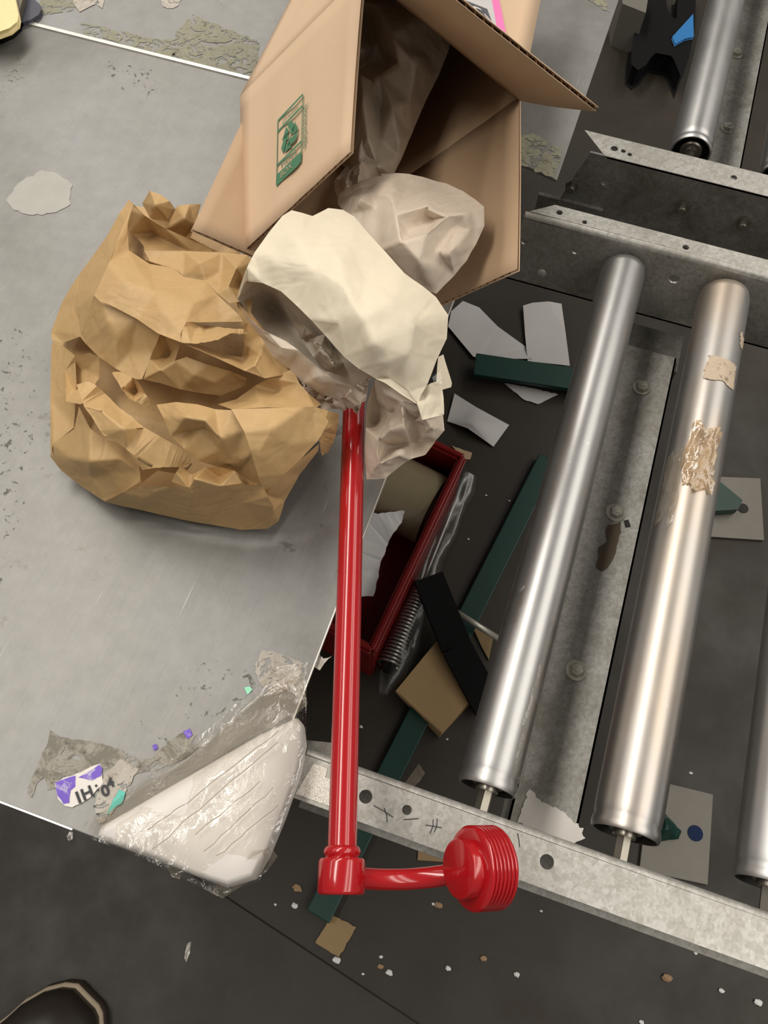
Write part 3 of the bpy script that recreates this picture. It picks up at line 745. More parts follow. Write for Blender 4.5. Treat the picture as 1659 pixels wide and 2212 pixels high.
# dark hollow behind the top band
K(kb, [(345,130,58),(365,105,62),(410,150,56),(480,195,50),(600,250,46),(690,288,48),(600,296,38),(410,285,30),(345,225,34)], [(440,220,26)], sm=1)
K(kb, [(345,210,62),(380,235,62),(408,270,66),(412,320,66),(470,340,60),(490,352,54),(400,330,44),(350,290,46)], (), sm=1)
# upper left face
K(kb, [(350,90,84),(315,140,80),(270,225,70),(150,390,46),(95,480,36),(55,590,30),(55,625,30),(100,635,34),(165,612,50),(190,540,66),(217,455,84),(275,330,88),(345,185,86),(368,108,86)],
  [(150,500,52),(250,300,72),(180,430,62)], sm=2, amp=.8, jag=0)
# broad upper band
K(kb, [(358,110,88),(345,190,88),(345,280,84),(430,335,80),(520,352,78),(560,385,80),(640,400,84),(690,455,86),(770,530,86),(785,555,84),(700,556,86),(620,558,92),(570,556,98),(548,600,98),(550,635,98),(460,600,94),(380,545,90),(280,492,90),(240,478,88),(217,455,86),(275,330,92)],
  [(330,400,98),(450,440,96),(480,520,100),(600,480,96),(400,380,92),(620,520,92)], sm=2, amp=.9)
# right upper face
K(kb, [(408,285,70),(560,285,76),(705,292,80),(800,300,82),(830,330,80),(800,400,82),(770,480,84),(735,485,84),(690,450,84),(640,400,80),(560,380,76),(520,352,74),(430,325,70)],
  [(620,330,88),(700,360,78),(760,350,92),(730,420,90),(700,400,80),(770,400,80)], sm=1, amp=1.4)
# triangle below the main crease
K(kb, [(217,455,84),(245,488,84),(300,505,84),(380,548,84),(470,600,82),(440,680,66),(400,775,62),(378,776,60),(300,735,56),(235,690,52),(185,640,50),(163,612,50),(190,540,66)],
  [(300,620,74),(350,680,60),(270,560,80)], sm=2, amp=.8)
# lower lip under the upper fold
K(kb, [(470,600,78),(545,640,84),(525,705,76),(570,690,80),(650,720,78),(740,745,74),(800,770,66),(795,800,56),(700,838,52),(620,828,52),(550,815,56),(470,790,60),(400,776,60),(430,700,66)],
  [(500,680,56),(470,740,74),(600,760,74),(680,790,66)], sm=1, amp=1.3)
# right ribbon of the upper fold
K(kb, [(548,636,98),(620,665,98),(700,700,98),(790,742,94),(870,772,90),(930,760,84),(975,735,78),(930,690,84),(870,600,88),(800,560,86),(785,570,86),(790,640,72),(780,690,62),(720,680,58),(640,650,66),(590,640,86)],
  [(850,680,94),(700,670,60),(830,720,98)], sm=1, amp=1.2)
K(kb, [(550,636,98),(600,640,100),(690,625,98),(735,600,96),(812,602,88),(790,585,92),(720,580,86),(640,570,82),(572,556,98),(550,598,100)], [(640,600,92)], sm=1, jag=1.2)
K(kb, [(812,330,80),(830,420,78),(815,520,76),(870,590,80),(980,700,74),(1000,770,66),(900,760,66),(800,640,70),(770,540,78),(760,470,80)], [(840,560,74),(900,680,82)], sm=1)
# dark hollow between the folds
K(kb, [(110,720,20),(240,690,14),(400,770,12),(560,815,12),(800,800,14),(1000,740,24),(1075,880,34),(740,900,14),(460,880,12),(300,840,12),(150,790,20)], [(560,850,6),(350,800,6),(700,860,8),(870,800,20)], sm=2)
K(kb, [(830,800,70),(890,770,82),(975,735,84),(1000,790,84),(1035,830,84),(1085,870,78),(1060,885,88),(880,882,94),(745,890,92),(690,870,70),(760,850,62)], [(900,820,72),(960,840,84),(850,860,90)], sm=1, amp=1.2)
K(kb, [(285,748,66),(330,745,72),(385,785,78),(420,840,74),(450,900,62),(400,872,72),(350,848,78),(315,800,74)], [(370,820,60)], sm=1, jag=.8)
# lower half: left wall, ridges
K(kb, [(55,640,36),(100,650,44),(145,685,52),(150,800,46),(140,960,30),(62,1022,26),(52,1060,22),(50,850,24)], [(95,800,34)], sm=1)
K(kb, [(145,685,56),(200,675,62),(235,690,62),(238,770,52),(215,800,48),(215,850,60),(165,870,64),(110,860,50),(108,740,40)], [(190,740,46),(150,800,40)], sm=1, amp=1.3)
K(kb, [(60,1022,26),(140,965,50),(160,880,66),(200,960,70),(255,1005,66),(330,1018,60),(370,1080,56),(392,1130,52),(392,1166,48),(330,1205,34),(258,1242,16),(170,1185,10),(90,1122,10),(50,1070,12)],
  [(130,1080,44),(200,1090,64),(280,1130,46),(320,1080,62),(200,1150,32)], sm=2, amp=.9)
K(kb, [(150,795,78),(200,780,80),(228,800,80),(260,830,72),(310,880,76),(370,925,80),(410,960,78),(480,1000,80),(570,1050,80),(590,1090,74),(570,1112,66),(480,1110,70),(400,1120,62),(370,1065,72),(310,1020,76),(250,985,80),(215,930,84),(180,880,86)],
  [(250,900,88),(330,965,88)], sm=1, amp=1.3, jag=.6)
K(kb, [(390,1050,66),(470,1020,74),(560,1050,72),(590,1100,66),(560,1140,50),(460,1125,44),(400,1170,40),(392,1130,52)], (), sm=1, amp=1.5)
# right of centre, broad pale fold
K(kb, [(455,872,78),(530,862,88),(610,870,96),(680,890,98),(740,893,102),(790,975,98),(820,1060,92),(850,1180,60),(790,1175,54),(765,1130,58),(690,1110,62),(610,1085,70),(560,1040,76),(510,990,82),(480,920,82)],
  [(560,920,104),(640,960,90),(700,1000,98),(560,980,78),(740,1080,76),(640,930,108),(690,1050,80)], sm=2, amp=1.1)
K(kb, [(740,890,104),(900,884,104),(1020,880,100),(1062,880,96),(1112,935,90),(1072,1010,82),(1000,1085,78),(940,1140,74),(905,1180,66),(870,1212,58),(845,1150,78),(815,1050,96),(790,975,104)],
  [(900,960,108),(850,1060,96),(960,1030,92)], sm=2, amp=.7)
K(kb, [(1062,880,94),(1110,895,86),(1150,905,74),(1145,960,60),(1130,1020,48),(1110,1052,40),(1085,1068,50),(1075,1010,76),(1100,950,86)], [(1120,960,80)], sm=1, jag=1.2)
K(kb, [(870,1212,60),(905,1180,66),(940,1140,72),(1075,1020,70),(1070,1050,60),(1000,1140,40),(945,1240,26),(920,1318,8),(882,1342,3),(900,1270,42)], [(950,1180,52)], sm=1)
K(kb, [(258,1242,16),(330,1205,42),(392,1185,52),(520,1186,66),(620,1186,68),(740,1184,68),(860,1178,66),(880,1225,60),(902,1262,48),(882,1345,3),(780,1350,2),(650,1328,2),(560,1312,2),(400,1275,3),(270,1246,4)],
  [(600,1215,58),(610,1260,34),(400,1225,40),(780,1250,42)], sm=2, amp=.8)
K(kb, [(513,1165,66),(530,1130,74),(548,1105,76),(590,1138,66),(640,1112,66),(700,1110,68),(755,1125,70),(782,1172,64),(700,1182,70),(580,1192,66)], [(600,1155,80),(690,1150,56)], sm=1, amp=1.2)
tag(kb.build('kraft_paper_wad', M_kraft, None, True), 'large crumpled wad of brown kraft paper on the metal table left of the red rod', 'paper')

# ------------------------------------------------------------------ cream paper, beige paper, paper inside the box
cb = MB(); C = lambda pts, inner=(), **kw: sheet(cb, pts, inner, conv=kz, **kw)
UPB = 45
def up(l, d=UPB): return [(x, y, h + d) for x, y, h in l]
# hollow inside of the cone, its shade put into a greyer paper colour
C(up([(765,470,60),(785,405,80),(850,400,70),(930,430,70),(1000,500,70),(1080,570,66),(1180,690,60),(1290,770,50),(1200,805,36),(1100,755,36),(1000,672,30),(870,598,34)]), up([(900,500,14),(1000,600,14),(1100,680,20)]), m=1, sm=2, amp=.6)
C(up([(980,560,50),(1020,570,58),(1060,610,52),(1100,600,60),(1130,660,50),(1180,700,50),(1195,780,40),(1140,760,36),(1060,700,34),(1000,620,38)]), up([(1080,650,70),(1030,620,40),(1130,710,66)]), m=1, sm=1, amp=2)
# lower lip of the cone
C(up([(762,470,88),(778,500,88),(830,560,84),(872,592,86),(950,630,86),(1002,668,86),(1060,720,84),(1130,775,82),(1202,800,80),(1180,830,66),(1150,852,56),(1090,835,52),(1010,790,54),(960,735,60),(900,690,64),(850,610,70),(800,545,76)]), up([(930,660,84),(1060,770,76)]), m=2, sm=1, amp=.7)
# ragged torn tuft
C(up([(895,690,50),(960,730,56),(985,765,54),(1050,800,52),(1150,850,52),(1210,800,58),(1270,765,66),(1260,830,50),(1215,905,40),(1190,880,38),(1140,888,36),(1090,890,36),(1040,850,36),(1000,820,38),(975,780,36),(905,705,38)]), up([(1100,850,40),(1180,840,62),(1020,800,62)]), m=2, sm=1, amp=2.2, jag=3.4)
# right lower bunch
C(up([(1262,860,44),(1290,775,66),(1340,770,70),(1440,830,70),(1455,875,72),(1480,925,68),(1548,905,56),(1556,970,48),(1520,1010,40),(1480,1062,30),(1425,1080,26),(1380,1110,18),(1330,1155,12),(1255,1158,8),(1250,1050,20),(1253,960,30)]),
  up([(1300,860,34),(1330,830,70),(1345,900,40),(1385,860,72),(1400,950,66),(1300,1000,44),(1350,1030,14),(1290,930,14),(1430,1020,24),(1440,930,50),(1500,960,60),(1340,960,56),(1300,1100,30),(1380,1060,40)]), m=2, sm=1, amp=1.6)
C(up([(1440,820,62),(1500,790,66),(1540,780,60),(1552,850,56),(1552,910,54),(1470,930,74),(1450,870,78)]), up([(1490,860,70)]), m=0, sm=1)
C(up([(1530,690,50),(1550,680,46),(1583,790,36),(1580,805,36),(1520,822,44)]), (), m=0, sm=1)
C(up([(1505,760,68),(1540,735,66),(1545,790,62),(1520,800,64)]), (), m=3, sm=0, amp=3)
# outer cone
C(up([(760,480,86),(775,420,94),(800,350,100),(830,290,104),(880,220,102),(935,152,98),(970,130,94),(1010,140,96),(1050,152,94),(1110,122,90),(1165,128,92),(1210,155,96),(1260,215,100),(1330,290,102),(1400,370,104),(1470,420,98),(1522,462,92),(1568,530,86),(1562,620,80),(1525,700,78),(1490,790,76),(1462,840,74),(1452,872,72),(1415,818,80),(1350,772,86),(1290,772,90),(1225,735,96),(1170,690,98),(1100,610,100),(1040,545,104),(990,495,104),(930,440,102),(860,408,96),(795,400,90)]),
  up([(1000,250,120),(940,330,116),(1060,360,126),(1150,330,128),(1180,440,130),(1240,540,130),(1290,640,122),(1330,710,108),(1150,560,118),(1250,400,120),(1350,480,122),(1440,560,112),(1420,680,104),(1480,640,94),(1200,260,112),(1100,220,110)]), lv=3, sm=2, amp=.55, m=0)
C(up([(1290,772,94),(1350,772,90),(1415,820,84),(1452,872,76),(1400,840,82),(1330,790,90)]), (), m=0)
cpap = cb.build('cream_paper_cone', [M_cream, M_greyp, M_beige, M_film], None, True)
tag(cpap, 'cream wrapping paper cone with an open mouth over the top end of the red rod', 'paper')
# beige bulge coming out of the box
bz = lambda x, y, h: (400 + x / 1.843, y / 1.843, h)
bb = MB(); Bf = lambda pts, inner=(), **kw: sheet(bb, up(pts), up(inner), conv=bz, **kw)
Bf([(605,810,62),(612,770,64),(650,745,66),(700,722,70),(760,702,72),(840,688,72),(890,690,72),(960,708,76),(1040,730,80),(1110,762,86),(1160,795,90),(1190,822,90),(1190,900,86),(1160,970,80),(1120,1040,76),(1070,1100,72),(1000,1170,66),(900,1140,70),(760,1000,80),(650,860,74)],
   [(700,790,92),(760,830,84),(820,780,96),(880,760,84),(840,850,104),(900,900,92),(960,820,104),(1010,780,92),(1040,860,106),(960,930,106),(1080,900,94),(1110,850,104),(1000,1000,92),(1060,1000,100),(930,1040,98),(860,960,104),(1130,920,92),(980,870,90),(740,760,82)], lv=3, sm=1, amp=1.2, m=0)
Bf([(590,735,40),(600,705,46),(650,680,54),(700,640,62),(760,660,62),(780,690,64),(840,688,62),(760,730,64),(680,760,62),(620,820,50),(605,790,44)], [(640,730,66),(690,690,70),(730,700,56),(660,710,50)], sm=1, amp=2, m=0)
tag(bb.build('beige_paper_bulge', [M_beige], None, True), 'bulge of wrinkled beige wrapping paper spilling from the open box onto its right flap', 'paper')
# long twist of paper inside the box
ib = MB(); Ib = lambda pts, inner=(), **kw: sheet(ib, up(pts, 20), up(inner, 20), conv=bz, **kw)
Ib([(640,-40,100),(800,-60,110),(960,-40,112),(1052,100,96),(1052,190,90),(1010,300,82),(960,400,76),(900,540,70),(830,695,64),(790,705,64),(700,720,70),(600,745,56),(590,725,50),(650,650,60),(655,500,66),(650,300,76),(645,100,88)],
   [(700,60,84),(780,40,122),(830,150,126),(760,180,90),(700,190,112),(720,250,84),(770,300,106),(800,260,80),(850,250,112),(780,420,84),(775,560,86),(775,660,88),(720,400,104),(700,560,96),(830,430,104),(850,560,92),(900,400,96),(920,250,112),(970,200,100),(900,80,122),(980,90,110),(850,620,78),(690,640,84)], lv=3, sm=1, amp=1.0)
Ib([(655,310,92),(700,300,108),(740,320,104),(772,370,92),(778,500,86),(776,690,76),(720,700,72),(700,640,74),(660,600,76)], [(710,400,112),(730,560,102)], lv=3, sm=1, amp=.7)
tag(ib.build('packing_paper_twist', M_greyp, None, True), 'long twist of grey beige packing paper inside the open cardboard box', 'paper')

# ------------------------------------------------------------------ red rod with coupling, side pipe and ridged knob
ra = U(765, 870, .900); rbp = U(739, 1838, .900); dr = (rbp - ra).normalized()
rr = root('red_valve_handle', (rbp.x, rbp.y, .89), 'glossy red metal rod with ridged round knob, poking out of the cream paper', 'handle')
MB().lathe(ra - dr * .10, dr, [(0, .0091), ((rbp - ra).length + .10, .0094)], 40).build('rod', M_red, rr, auto=40)
m = MB(); m.lathe(rbp, dr, [(-.003, .0098), (-.002, .0112), (0, .0121), (.002, .0118), (.003, .0108), (.0045, .0108)], 40); m.build('collar', M_red, rr, auto=50)
m = MB(); m.lathe(rbp + dr * .0045, dr, [(0, .0140), (.0008, .0146), (.0022, .0150), (.0190, .0150), (.0204, .0144), (.0210, .0130)], 48); m.build('coupling', M_red, rr, auto=50)
s0 = rbp + dr * .0150
k0 = U(1045, 1874, .905)
kax = (U(1010, 1875, .93) - U(1075, 1868, .905)).normalized()
ev = (EYE - k0).normalized()
# knob axis: mostly sideways (towards the rod), leaning to the camera
side = (U(1000, 1876, k0.z) - k0).normalized(); side = (side - ev * side.dot(ev)).normalized()
kax = (side * math.sin(math.radians(54)) + ev * math.cos(math.radians(54))).normalized()
kc = U(1067, 1873, .889) 
path = []
e0 = s0; e1 = kc - side * .010 + Vector((0, 0, -.004)) + kax * -.002
tgt = kc + kax * .004
for i in range(17):
    u_ = i / 16; p = e0.lerp(tgt, u_); p = p + Vector((0, 0, -.020)) * math.sin(math.pi * u_) - Vector((.05, .9, 0)).normalized() * .004 * math.sin(math.pi * u_); path.append(p)
MB().tube(path, .0066, 24).build('side_pipe', M_red, rr, auto=60)
Rk = .0256; prof = [(-.004, .017), (-.003, Rk - .004), (-.001, Rk - .001)]
for i in range(6):
    t = i * .0030; prof += [(t, Rk - .0002), (t + .0004, Rk), (t + .0012, Rk), (t + .0016, Rk - .0004), (t + .0020, Rk - .0014), (t + .0024, Rk - .0014)]
t = 6 * .0030; prof += [(t, Rk), (t + .001, Rk - .0006), (t + .0018, Rk - .0022), (t + .0020, .0180)]
m = MB(); m.lathe(kc, kax, prof, 72); m.build('ridged_knob', M_red, rr, auto=35)
m = MB(); m.lathe(kc + kax * (t + .001), kax, [(0, .0172), (.0002, .0180), (.0082, .0180), (.0092, .0176), (.0096, .0168)], 64); m.build('knob_button', M_red, rr, auto=30)

# ------------------------------------------------------------------ things on the floor under the conveyor
# red bin
bin_ = root('red_bin', (-.2, .6, 0), 'red plastic bin on the floor under the table, holding a tape roll', 'bin')
bh = .17
c1 = U(1000, 985, bh); c2 = U(803, 1402, bh); c3 = U(700, 1345, bh)
dv = (c2 - c1); dh = (c3 - c2).normalized(); c3 = c2 + dh * .30; c4 = c1 + dh * .30
G0 = lambda p, z, s=1.0: Vector((p.x, p.y, z))
def wall(a, b, name):
    m = MB(); d = (b - a).normalized(); n = Vector((-d.y, d.x, 0)) * .004
    m.add([G0(a, .004) - n, G0(b, .004) - n, G0(b, .004) + n, G0(a, .004) + n, G0(a, bh) - n, G0(b, bh) - n, G0(b, bh) + n, G0(a, bh) + n],
          [(3,2,1,0),(4,5,6,7),(0,1,5,4),(1,2,6,5),(2,3,7,6),(3,0,4,7)])
    n2 = n * 2.2
    m.add([G0(a, bh-.012) - n2, G0(b, bh-.012) - n2, G0(b, bh-.012) + n2, G0(a, bh-.012) + n2, G0(a, bh-.006) - n2, G0(b, bh-.006) - n2, G0(b, bh-.006) + n2, G0(a, bh-.006) + n2],
          [(3,2,1,0),(4,5,6,7),(0,1,5,4),(1,2,6,5),(2,3,7,6),(3,0,4,7)])
    bevel(m.build(name, M_redp, bin_), .0015)
wall(c1, c2, 'side_wall'); wall(c2, c3, 'end_wall'); wall(c3, c4, 'side_wall'); wall(c4, c1, 'end_wall')
MB().slab([G0(p, .003) for p in (c1, c2, c3, c4)], .004).build('bottom', M_redp, bin_)
M_tape = film('tape_roll_film', (.75, .66, .5), .12, .2, opac=.8, oc=(.42, .34, .22))
tr_ax = dh; tc_ = U(885, 1050, .13); tc_.z = .079
m = MB(); m.lathe(tc_ - tr_ax * .055, tr_ax, [(0, .040), (0, .072), (.11, .072), (.11, .040), (0, .040)], 48, 0, False)
trr = root('tape_roll', (tc_.x, tc_.y, .008), 'wide roll of tan packing tape lying in the red bin', 'tape roll')
m.build('tape_winding', plain('tan_tape', (.33, .27, .17), .25), trr, auto=40)
MB().lathe(tc_ - tr_ax * .056, tr_ax, [(0, .036), (0, .040), (.112, .040), (.112, .036), (0, .036)], 40, 0, False).build('core', M_cardi, trr, auto=40)
def flat_thing(name, pts, z, m_, label, cat, jag=0, t=.0006, group=None, sub=8, fold=None, k=0):
    P = []
    for i in range(len(pts)):
        a = Vector(pts[i][:2]); b = Vector(pts[(i+1) % len(pts)][:2]); ha = pts[i][2] if len(pts[i]) > 2 else 0; hb = pts[(i+1)%len(pts)][2] if len(pts[(i+1)%len(pts)]) > 2 else 0
        kk = max(1, int((b - a).length / sub)) if jag else 1
        for j in range(kk):
            c = a.lerp(b, j / kk); h = ha + (hb - ha) * j / kk
            r = jag if j else 0
            P.append((c.x + random.uniform(-r, r), c.y + random.uniform(-r, r), z + h))
    n = len(P)
    V, _, Fc, ov, _, _ = delaunay_2d_cdt([Vector(p[:2]) for p in P], [(i, (i+1) % n) for i in range(n)], [tuple(range(n))], 1, 1e-4)
    top = [U(v[0], v[1], P[ov[i][0]][2] if ov[i] else z) for i, v in enumerate(V)]; q = len(top); bot = [p - Vector((0, 0, t)) for p in top]
    cnt = {}
    for f in Fc:
        for i in range(len(f)): cnt[(f[i], f[(i+1) % len(f)])] = 1
    sd = [(b, a, a + q, b + q) for (a, b) in cnt if (b, a) not in cnt]
    o = mesh(name, top + bot, [tuple(f) for f in Fc] + [tuple(i + q for i in f[::-1]) for f in Fc] + sd, m_)
    return tag(o, label, cat, group)
flat_thing('torn_paper', [(752,1125,.0),(800,1110,.02),(876,1103,.03),(868,1128,.02),(850,1150,.02),(838,1175,.01),(826,1205,.01),(818,1235,0),(812,1270,0),(806,1288,0),(785,1288,0),(740,1285,0),(735,1200,.01)], .10, M_tear, 'white ragged torn paper in the red bin behind the red rod', 'paper', 2.2, .003)
# clear bag with a coil spring
sp = root('coil_spring_in_bag', (-.03, .5, .0), 'dark metal coil spring in a long clear plastic sleeve beside the red bin', 'spring')
s1 = U(838, 1440, .05); s2 = U(912, 1262, .05); dsp = (s2 - s1); Ls = dsp.length; dsp.normalize()
a_ = dsp.orthogonal().normalized(); b2 = dsp.cross(a_)
pts = [s1 + dsp * (Ls * i / 480) + (a_ * math.cos(i * 2 * math.pi / 20) + b2 * math.sin(i * 2 * math.pi / 20)) * (.021 - .006 * i / 480) for i in range(481)]
MB().tube(pts, .0029, 7).build('coil', plain('oily_spring_steel', (.34, .33, .31), .25, .9), sp, True)
MB().tube([s1 - dsp*.01 + Vector((0,0,0)), s2], .012, 14).build('core_tube', M_black, sp, True)
e2 = U(1003, 1035, .055)
MB().tube([s2 - dsp * .01, s2.lerp(e2, .3), s2.lerp(e2, .65), e2], .0035, 10).build('pull_rod', plain('worn_steel_rod', (.38, .40, .38), .3, .7), sp, True)
mb = MB()
vs = []; fs = []; n_ = 26; m_n = 24
st0 = U(828, 1500, .05); en0 = U(1003, 1030, .06)
for i in range(m_n + 1):
    p = st0.lerp(en0, i / m_n); d = (en0 - st0).normalized(); a1 = Vector((0, 0, 1)); b1 = d.cross(a1)
    r0 = (.030 if i > 2 else .012 + .008 * i)
    for j in range(n_):
        q = 2 * math.pi * j / n_; r = r0 * .86 * (1 + .3 * noise.noise(Vector((math.cos(q) * 1.5, math.sin(q) * 1.5, i * .4))))
        v = p + (a1 * math.sin(q) * .8 + b1 * math.cos(q)) * r * 1.15; vs.append(v)
for i in range(m_n):
    for j in range(n_): fs.append((i*n_+j, i*n_+(j+1)%n_, (i+1)*n_+(j+1)%n_, (i+1)*n_+j))
mesh('plastic_sleeve', vs, fs, M_bag, sp, True)
# black strut and chrome rod
m = MB(); a = U(925, 1250, .08); b = U(985, 1400, .05); c = U(1055, 1530, .02)
for p, q in ((a, b), (b, c)):
    d = (q - p).normalized(); n = d.cross(Vector((0, 0, 1))).normalized() * .028; zt = Vector((0, 0, .012))
    m.add([p - n, q - n, q + n, p + n, p - n + zt, q - n + zt, q + n + zt, p + n + zt], [(3,2,1,0),(4,5,6,7),(0,1,5,4),(1,2,6,5),(2,3,7,6),(3,0,4,7)])
tag(m.build('black_strap', M_black), 'black rubber strap slanting over the cardboard piece on the floor', 'strap')
m = MB(); m.tube([U(985, 1322, .05), U(1030, 1350, .04), U(1085, 1385, .035)], .006, 14); tag(m.build('metal_rod', M_bolt, None, True), 'short shiny metal rod on the floor at the left roller edge', 'rod')
# floor steel: green bars, grey foot plates
def bar(name, a, b, wd, h, z0, m_, label, cat):
    d = (b - a).normalized(); n = d.cross(Vector((0, 0, 1))).normalized() * wd / 2
    m = MB(); A0 = Vector((a.x, a.y, z0)); B0 = Vector((b.x, b.y, z0)); zt = Vector((0, 0, h))
    m.add([A0 - n, B0 - n, B0 + n, A0 + n, A0 - n + zt, B0 - n + zt, B0 + n + zt, A0 + n + zt], [(3,2,1,0),(4,5,6,7),(0,1,5,4),(1,2,6,5),(2,3,7,6),(3,0,4,7)])
    return tag(bevel(m.build(name, m_), .002), label, cat)
bar('floor_brace', U(1180, 1000, 0), U(688, 1980, 0), .042, .022, .001, M_green, 'long dark green steel brace running diagonally along the floor', 'brace')
bar('floor_brace', U(1025, 788, .03), U(1290, 828, .03), .058, .012, .024, M_green, 'dark green steel cross brace lying over the white label strips', 'brace')
def foot(pts, z, hole, label):
    r = root('foot_plate', tuple(U(*pts[0], 0)), label, 'plate')
    q = [U(x, y, z) for x, y in pts]; m = MB(); m.slab(q, .005); bevel(m.build('plate', M_plate, r), .001)
    h = U(*hole[:2], z + .003); mm = MB(); mm.lathe(h, (0, 0, 1), [(0, hole[2]), (.001, hole[2])], 24); tag(mm.build('anchor_hole', hole[3], r), None)
    return r
M_blueh = plain('blue_anchor_cap', (.005, .02, .075), .6, Specular_IOR_Level=.2)
fp = foot([(1400,1705),(1432,1690),(1540,1716),(1528,1912),(1380,1880)], .004, (1502,1800,.013,M_blueh), 'grey steel foot plate with blue bolt hole, beside the middle roller end')
m = MB()
sheet(m, [(1415,1745,-820),(1440,1760,-815),(1472,1795,-830),(1465,1812,-832),(1420,1820,-838),(1400,1800,-838)], [(1440,1790,-805)], 3, 2.5)
m.build('green_bracket', M_green, fp, True)
fp2 = foot([(1540,1030),(1642,1034),(1650,1168),(1530,1160)], .004, (1605,1098,.011,M_hole), 'grey steel foot plate half hidden behind the right side of the middle roller')
m = MB(); m.slab([U(x, y, .02) for x, y in ((1545,1040),(1600,1085),(1590,1105),(1540,1108))], .02); m.build('green_bracket', M_green, fp2)
# paper strips and labels on the floor
flat_thing('label_strip', [(968,705,.004),(975,672,.004),(1000,650,0),(1035,664,0),(1075,705,0),(1140,752,0),(1150,775,.01),(1040,775,.002),(1022,770,.004)], .004, M_white, 'white label strip slanting beside the cream paper, above the green brace', 'label')
flat_thing('label_strip', [(1130,660,.004),(1150,654,.006),(1185,651,.008),(1213,656,.004),(1222,720,0),(1231,790,.006),(1140,780,.004),(1134,720,0)], .008, M_white, 'upright white label strip beside the left roller, above the green brace', 'label')
flat_thing('label_strip', [(1090,828,0),(1150,838,0),(1206,852,0),(1162,873,0),(1130,862,0)], .003, M_white, 'white label tip poking out below the green brace', 'label', 1)
m = MB()
def fsheet(name, pts, inner, m_, label, cat, lv=2, amp=.6):
    mb = MB(); sheet(mb, [(x, y, h - TZ*1000) for x, y, h in pts], [(x, y, h - TZ*1000) for x, y, h in inner], lv, amp, 0, 0, 0)
    return tag(mb.build(name, m_, None, True), label, cat)
fsheet('folded_label', [(982,850,8),(1030,880,10),(1100,918,6),(1066,965,4),(1010,925,18),(966,910,3)], [(1020,915,26)], M_white, 'folded white label lying between the cream paper and the left roller', 'label')
flat_thing('cardboard_scrap', [(975,962),(1020,978),(1016,992),(1000,990)], .004, M_cardi, 'small dark cardboard scrap at the top end of the red bin', 'scrap', 1, .003)
M_cardf = cardboard('dark_floor_cardboard', (.34,.235,.115), (.29,.195,.09))  # darker board colour for the pieces on the floor
cp = MB(); q = [U(x, y, z) for x, y, z in ((855,1492,.05),(952,1374,.035),(1028,1500,.02),(955,1583,.03))]
cp.slab(q, .004); q2 = [U(x, y, z) for x, y, z in ((858,1498,.018),(952,1395,.01),(1020,1515,.006),(950,1592,.008))]; cp.slab(q2, .004)
cp.slab([q[0], q[3], q2[3], q2[0]], .003)
tag(cp.build('cardboard_piece', cardboard('dark_kraft_board', (.36,.24,.11), (.31,.20,.09))), 'folded brown cardboard square on the floor left of the left roller', 'cardboard')  # darker brown board colour than the box
flat_thing('cardboard_piece', [(1020,1352),(1066,1376),(1056,1425),(1042,1400)], .006, M_cardf, 'cardboard corner peeking out under the metal rod', 'cardboard', 0, .004)
flat_thing('cardboard_piece', [(905,1820),(955,1838),(960,1862),(902,1858)], .004, M_cardf, 'cardboard strip on the floor behind the red side pipe', 'cardboard', 0, .003)
flat_thing('cardboard_piece', [(716,1976),(770,2003),(732,2068),(681,2036)], .004, M_cardf, 'small square cardboard scrap on the floor below the red coupling', 'cardboard', 1.2, .003)
